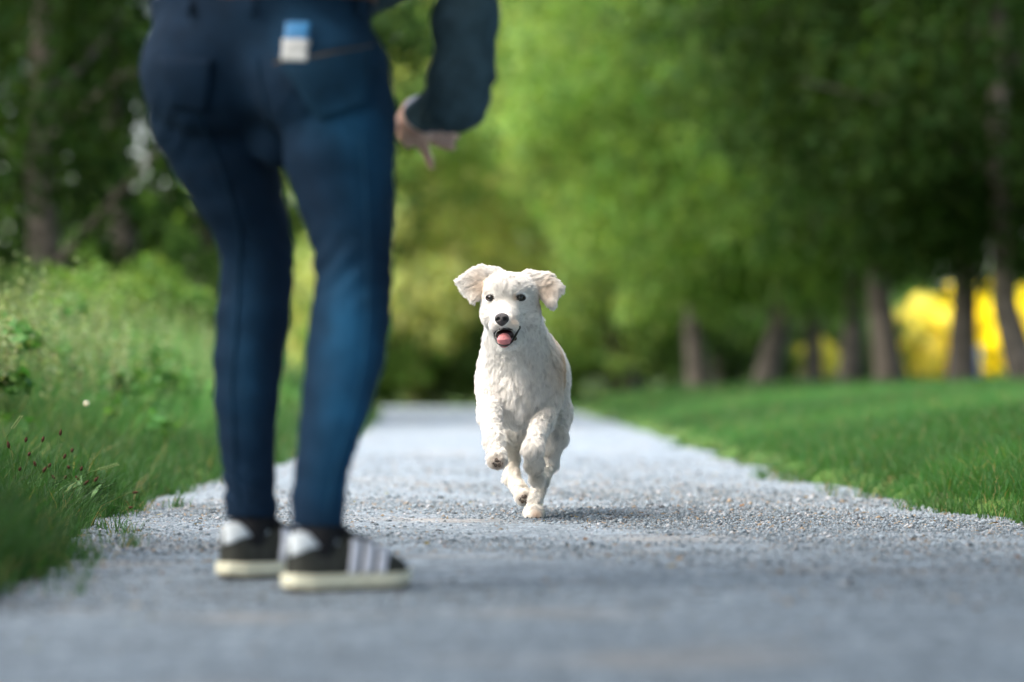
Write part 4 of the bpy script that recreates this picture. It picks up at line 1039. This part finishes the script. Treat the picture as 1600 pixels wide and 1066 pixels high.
    pk = empty('packet', tuple(base + nrm * .010 + np.array([0, 0, -.026])), math.atan2(nrm[1], nrm[0]) + math.pi / 2); pk.rotation_euler = (math.radians(-4), math.radians(3), pk.rotation_euler.z)
    tag(pk, 'small blue and white packet sticking out of the jeans back pocket', 'packet')
    def pouch(w_, z0, z1, d0, d1, mat, name):
        V = []; n = 16
        for q in np.linspace(0, 1, 7):
            z = z0 + (z1 - z0) * q; dd = d0 + (d1 - d0) * q
            for j in range(n):
                a = 6.2832 * j / n; ex = .35; x = math.copysign(abs(math.cos(a)) ** ex, math.cos(a)) * w_ / 2 * (1 + .02 * math.sin(9 * q)); y = math.copysign(abs(math.sin(a)) ** ex, math.sin(a)) * dd / 2
                V.append([x, y, z])
        F = [[k * n + j, k * n + (j + 1) % n, (k + 1) * n + (j + 1) % n, (k + 1) * n + j] for k in range(6) for j in range(n)]
        for k, fl in ((0, True), (6, False)):
            for j in range(1, n // 2 - 0): 
                q = [k * n + j - 1, k * n + j, k * n + (n - j - 1) % n, k * n + (n - j) % n]; F.append(q[::-1] if fl else q)
        link(name, mesh_np(name, np.array(V), np.array(F), mat, smooth=False), pk, True)
    pouch(.048, -.004, .034, .018, .017, simple('packet_white', (.45, .45, .44), .45, .4, .2, 120, .25, 70), 'body'); pouch(.043, .0345, .064, .016, .006, simple('packet_blue', (.015, .16, .36), .4, .5, .2, 120, .15, 40), 'top')
build_person()

# ------------------------------------------------------------------ small plants in the verge
M_STEM = simple('stem_green', (.06, .12, .03), .7, .2, var=.2, vscale=60); M_HEAD = simple('seed_head', (.060, .030, .018), .9, .1, .4, 300, .3, 120); M_LEAFP = simple('plantain_leaf', (.045, .11, .022), .6, .3, var=.3, vscale=40)
def plantain(i, px, py, d, lab):
    r = np.random.default_rng(500 + i); tip = P(px, py, d)
    bx = min(float(tip[0]) + r.uniform(-.03, .03), float(left(d)) - .015 - .03 * r.random()); bz = float(H(bx, d))
    o = empty('plantain', (bx, d, bz)); tag(o, lab, 'plant', 'ribwort plantains in the left verge')
    b = np.array([0, 0, -.01]); e = tip - np.array([bx, d, bz]); m = (b + e) / 2 + np.array([-.012 * np.sign(e[0]), 0, .012])
    dirv = (e - m) / np.linalg.norm(e - m)
    tv, tf = tube([b, m * .6, m * 1.05, e], [.0016, .0014, .0012, .001], 5); link('stem', mesh_np('stem', tv, tf, M_STEM), o, True)
    L = r.uniform(.009, .018); tv, tf = tube([e - dirv * .002, e + dirv * L * .2, e + dirv * L * .6, e + dirv * L], [.0012, .0042, .004, .0012], 7); link('seed_head', mesh_np('seed_head', tv, tf, M_HEAD), o, True)
    for k in range(4):
        a = r.uniform(0, 6.28); ln = r.uniform(.07, .14); ca, sa = math.cos(a), math.sin(a); V = []; n = 6
        for q in np.linspace(0, 1, n):
            wd = .007 * math.sin(math.pi * min(.97, q + .12)); c = np.array([ca * ln * q * .7, sa * ln * q * .7, ln * (q - .45 * q * q)]); V += [c + wd * np.array([-sa, ca, 0]), c + np.array([0, 0, -.002]), c - wd * np.array([-sa, ca, 0])]
        F = [[j * 3 + c_, j * 3 + c_ + 1, j * 3 + c_ + 4, j * 3 + c_ + 3] for j in range(n - 1) for c_ in (0, 1)]
        link('leaf', mesh_np('leaf', np.array(V), np.array(F), M_LEAFP, smooth=True), o, True)
heads = [(208, 770, 10.6, 'plantain leaning far out over the gravel, one brown seed head'), (202, 793, 10.4, 'lowest plantain drooping onto the gravel'), (148, 752, 10.3, 'short plantain near the grass corner at the gravel'),
         (94, 680, 10.1, 'tallest plantain of the left verge'), (66, 690, 9.9, 'tall plantain just left of the tallest one')]
mid = [(45, 712, 9.8), (56, 728, 9.8), (67, 738, 9.9), (76, 730, 9.9), (100, 716, 10.1), (108, 732, 10.2), (101, 748, 10.1), (126, 735, 10.2), (123, 750, 10.3), (131, 757, 10.3), (117, 767, 10.3), (141, 775, 10.4), (30, 735, 9.6), (14, 700, 9.5), (22, 748, 9.6), (85, 748, 10.0), (112, 706, 10.4), (40, 690, 9.7)]
for i, (px, py, d, lb) in enumerate(heads): plantain(i, px, py, d, lb)
for i, (px, py, d) in enumerate(mid): plantain(20 + i, px, py, d, 'plantain with a dark brown seed head within the left verge tuft')
M_SPIKE = simple('grass_spike', (.20, .26, .10), .7, .2, var=.2, vscale=80)
def spike(pts, lab):
    pts = [np.array(p) for p in pts]; base = pts[0]; o = empty('grass_spike', tuple(base)); tag(o, lab, 'grass stalk', 'flowering grass stalks of the left verge')
    q = [p - base for p in pts]; tv, tf = tube(q, [.0012] * len(q), 5); link('stem', mesh_np('stem', tv, tf, M_STEM), o, True)
    dv = q[-1] - q[-2]; L = np.linalg.norm(dv); dv /= L; sd = np.cross(dv, [0, 1, 0])
    parts = []
    for k in range(14):
        c = q[-1] - dv * L * .75 * (k / 14); s = 1 if k % 2 else -1; parts.append(tube([c, c + dv * .004 + sd * s * .0025, c + dv * .008 + sd * s * .0042], [.0006, .0014, .0004], 5))
    v, f = merge(parts); link('spikelets', mesh_np('spikelets', v, f, M_SPIKE), o, True)
def gp(px, d):
    x = (px - 800) / FPX * d; return np.array([x, d, float(H(x, d)) - .005])
spike([gp(-40, 9.9), P(-10, 715, 9.9), P(12, 680, 9.9), P(32, 652, 9.9)], 'pale grass stalk at the left picture edge with an upright ear')
spike([gp(70, 10.4), P(110, 752, 10.4), P(140, 738, 10.4), P(182, 726, 10.4)], 'grass stalk arching right over the verge with a drooping ear')
# white flowers scattered through the meadow
M_PET = simple('petal', (.75, .76, .74), .6, .3, var=.06); M_EYE = simple('flower_eye', (.6, .42, .05), .7)
def daisy(px, py, d, lab):
    t = P(px, py, d); z = float(H(t[0], d)); o = empty('white_flower', (t[0], d, z)); tag(o, lab, 'flower', 'white flowers in the meadow'); h = t[2] - z
    tv, tf = tube([[0, 0, -.02], [.01, 0, h * .5], [0, 0, h]], [.0018, .0016, .0014], 5); link('stem', mesh_np('stem', tv, tf, M_STEM), o, True)
    V = [[0, -.004, h]]; F = []
    for k in range(36):
        a = 6.2832 * k / 36; r_ = .008 * (.72 + .28 * abs(math.cos(a * 6))); V.append([r_ * math.cos(a), -.012 * 0 - .003, h + r_ * math.sin(a)])
    F = [[0, 1 + k, 1 + (k + 1) % 36] for k in range(36)]
    p = link('petals', mesh_np('petals', np.array(V), np.array(F), M_PET), o, True); s = p.modifiers.new('t', 'SOLIDIFY'); s.thickness = .0015
    tv, tf = tube([[0, -.004, h], [0, -.010, h], [0, -.0115, h]], [.004, .003, .0006], 10); link('flower_centre', mesh_np('flower_centre', tv, tf, M_EYE), o, True)
for px, py, d, lb in [(135, 631, 13.0, 'white flower low in the meadow left of the standing leg')]:
    daisy(px, py, d, lb)
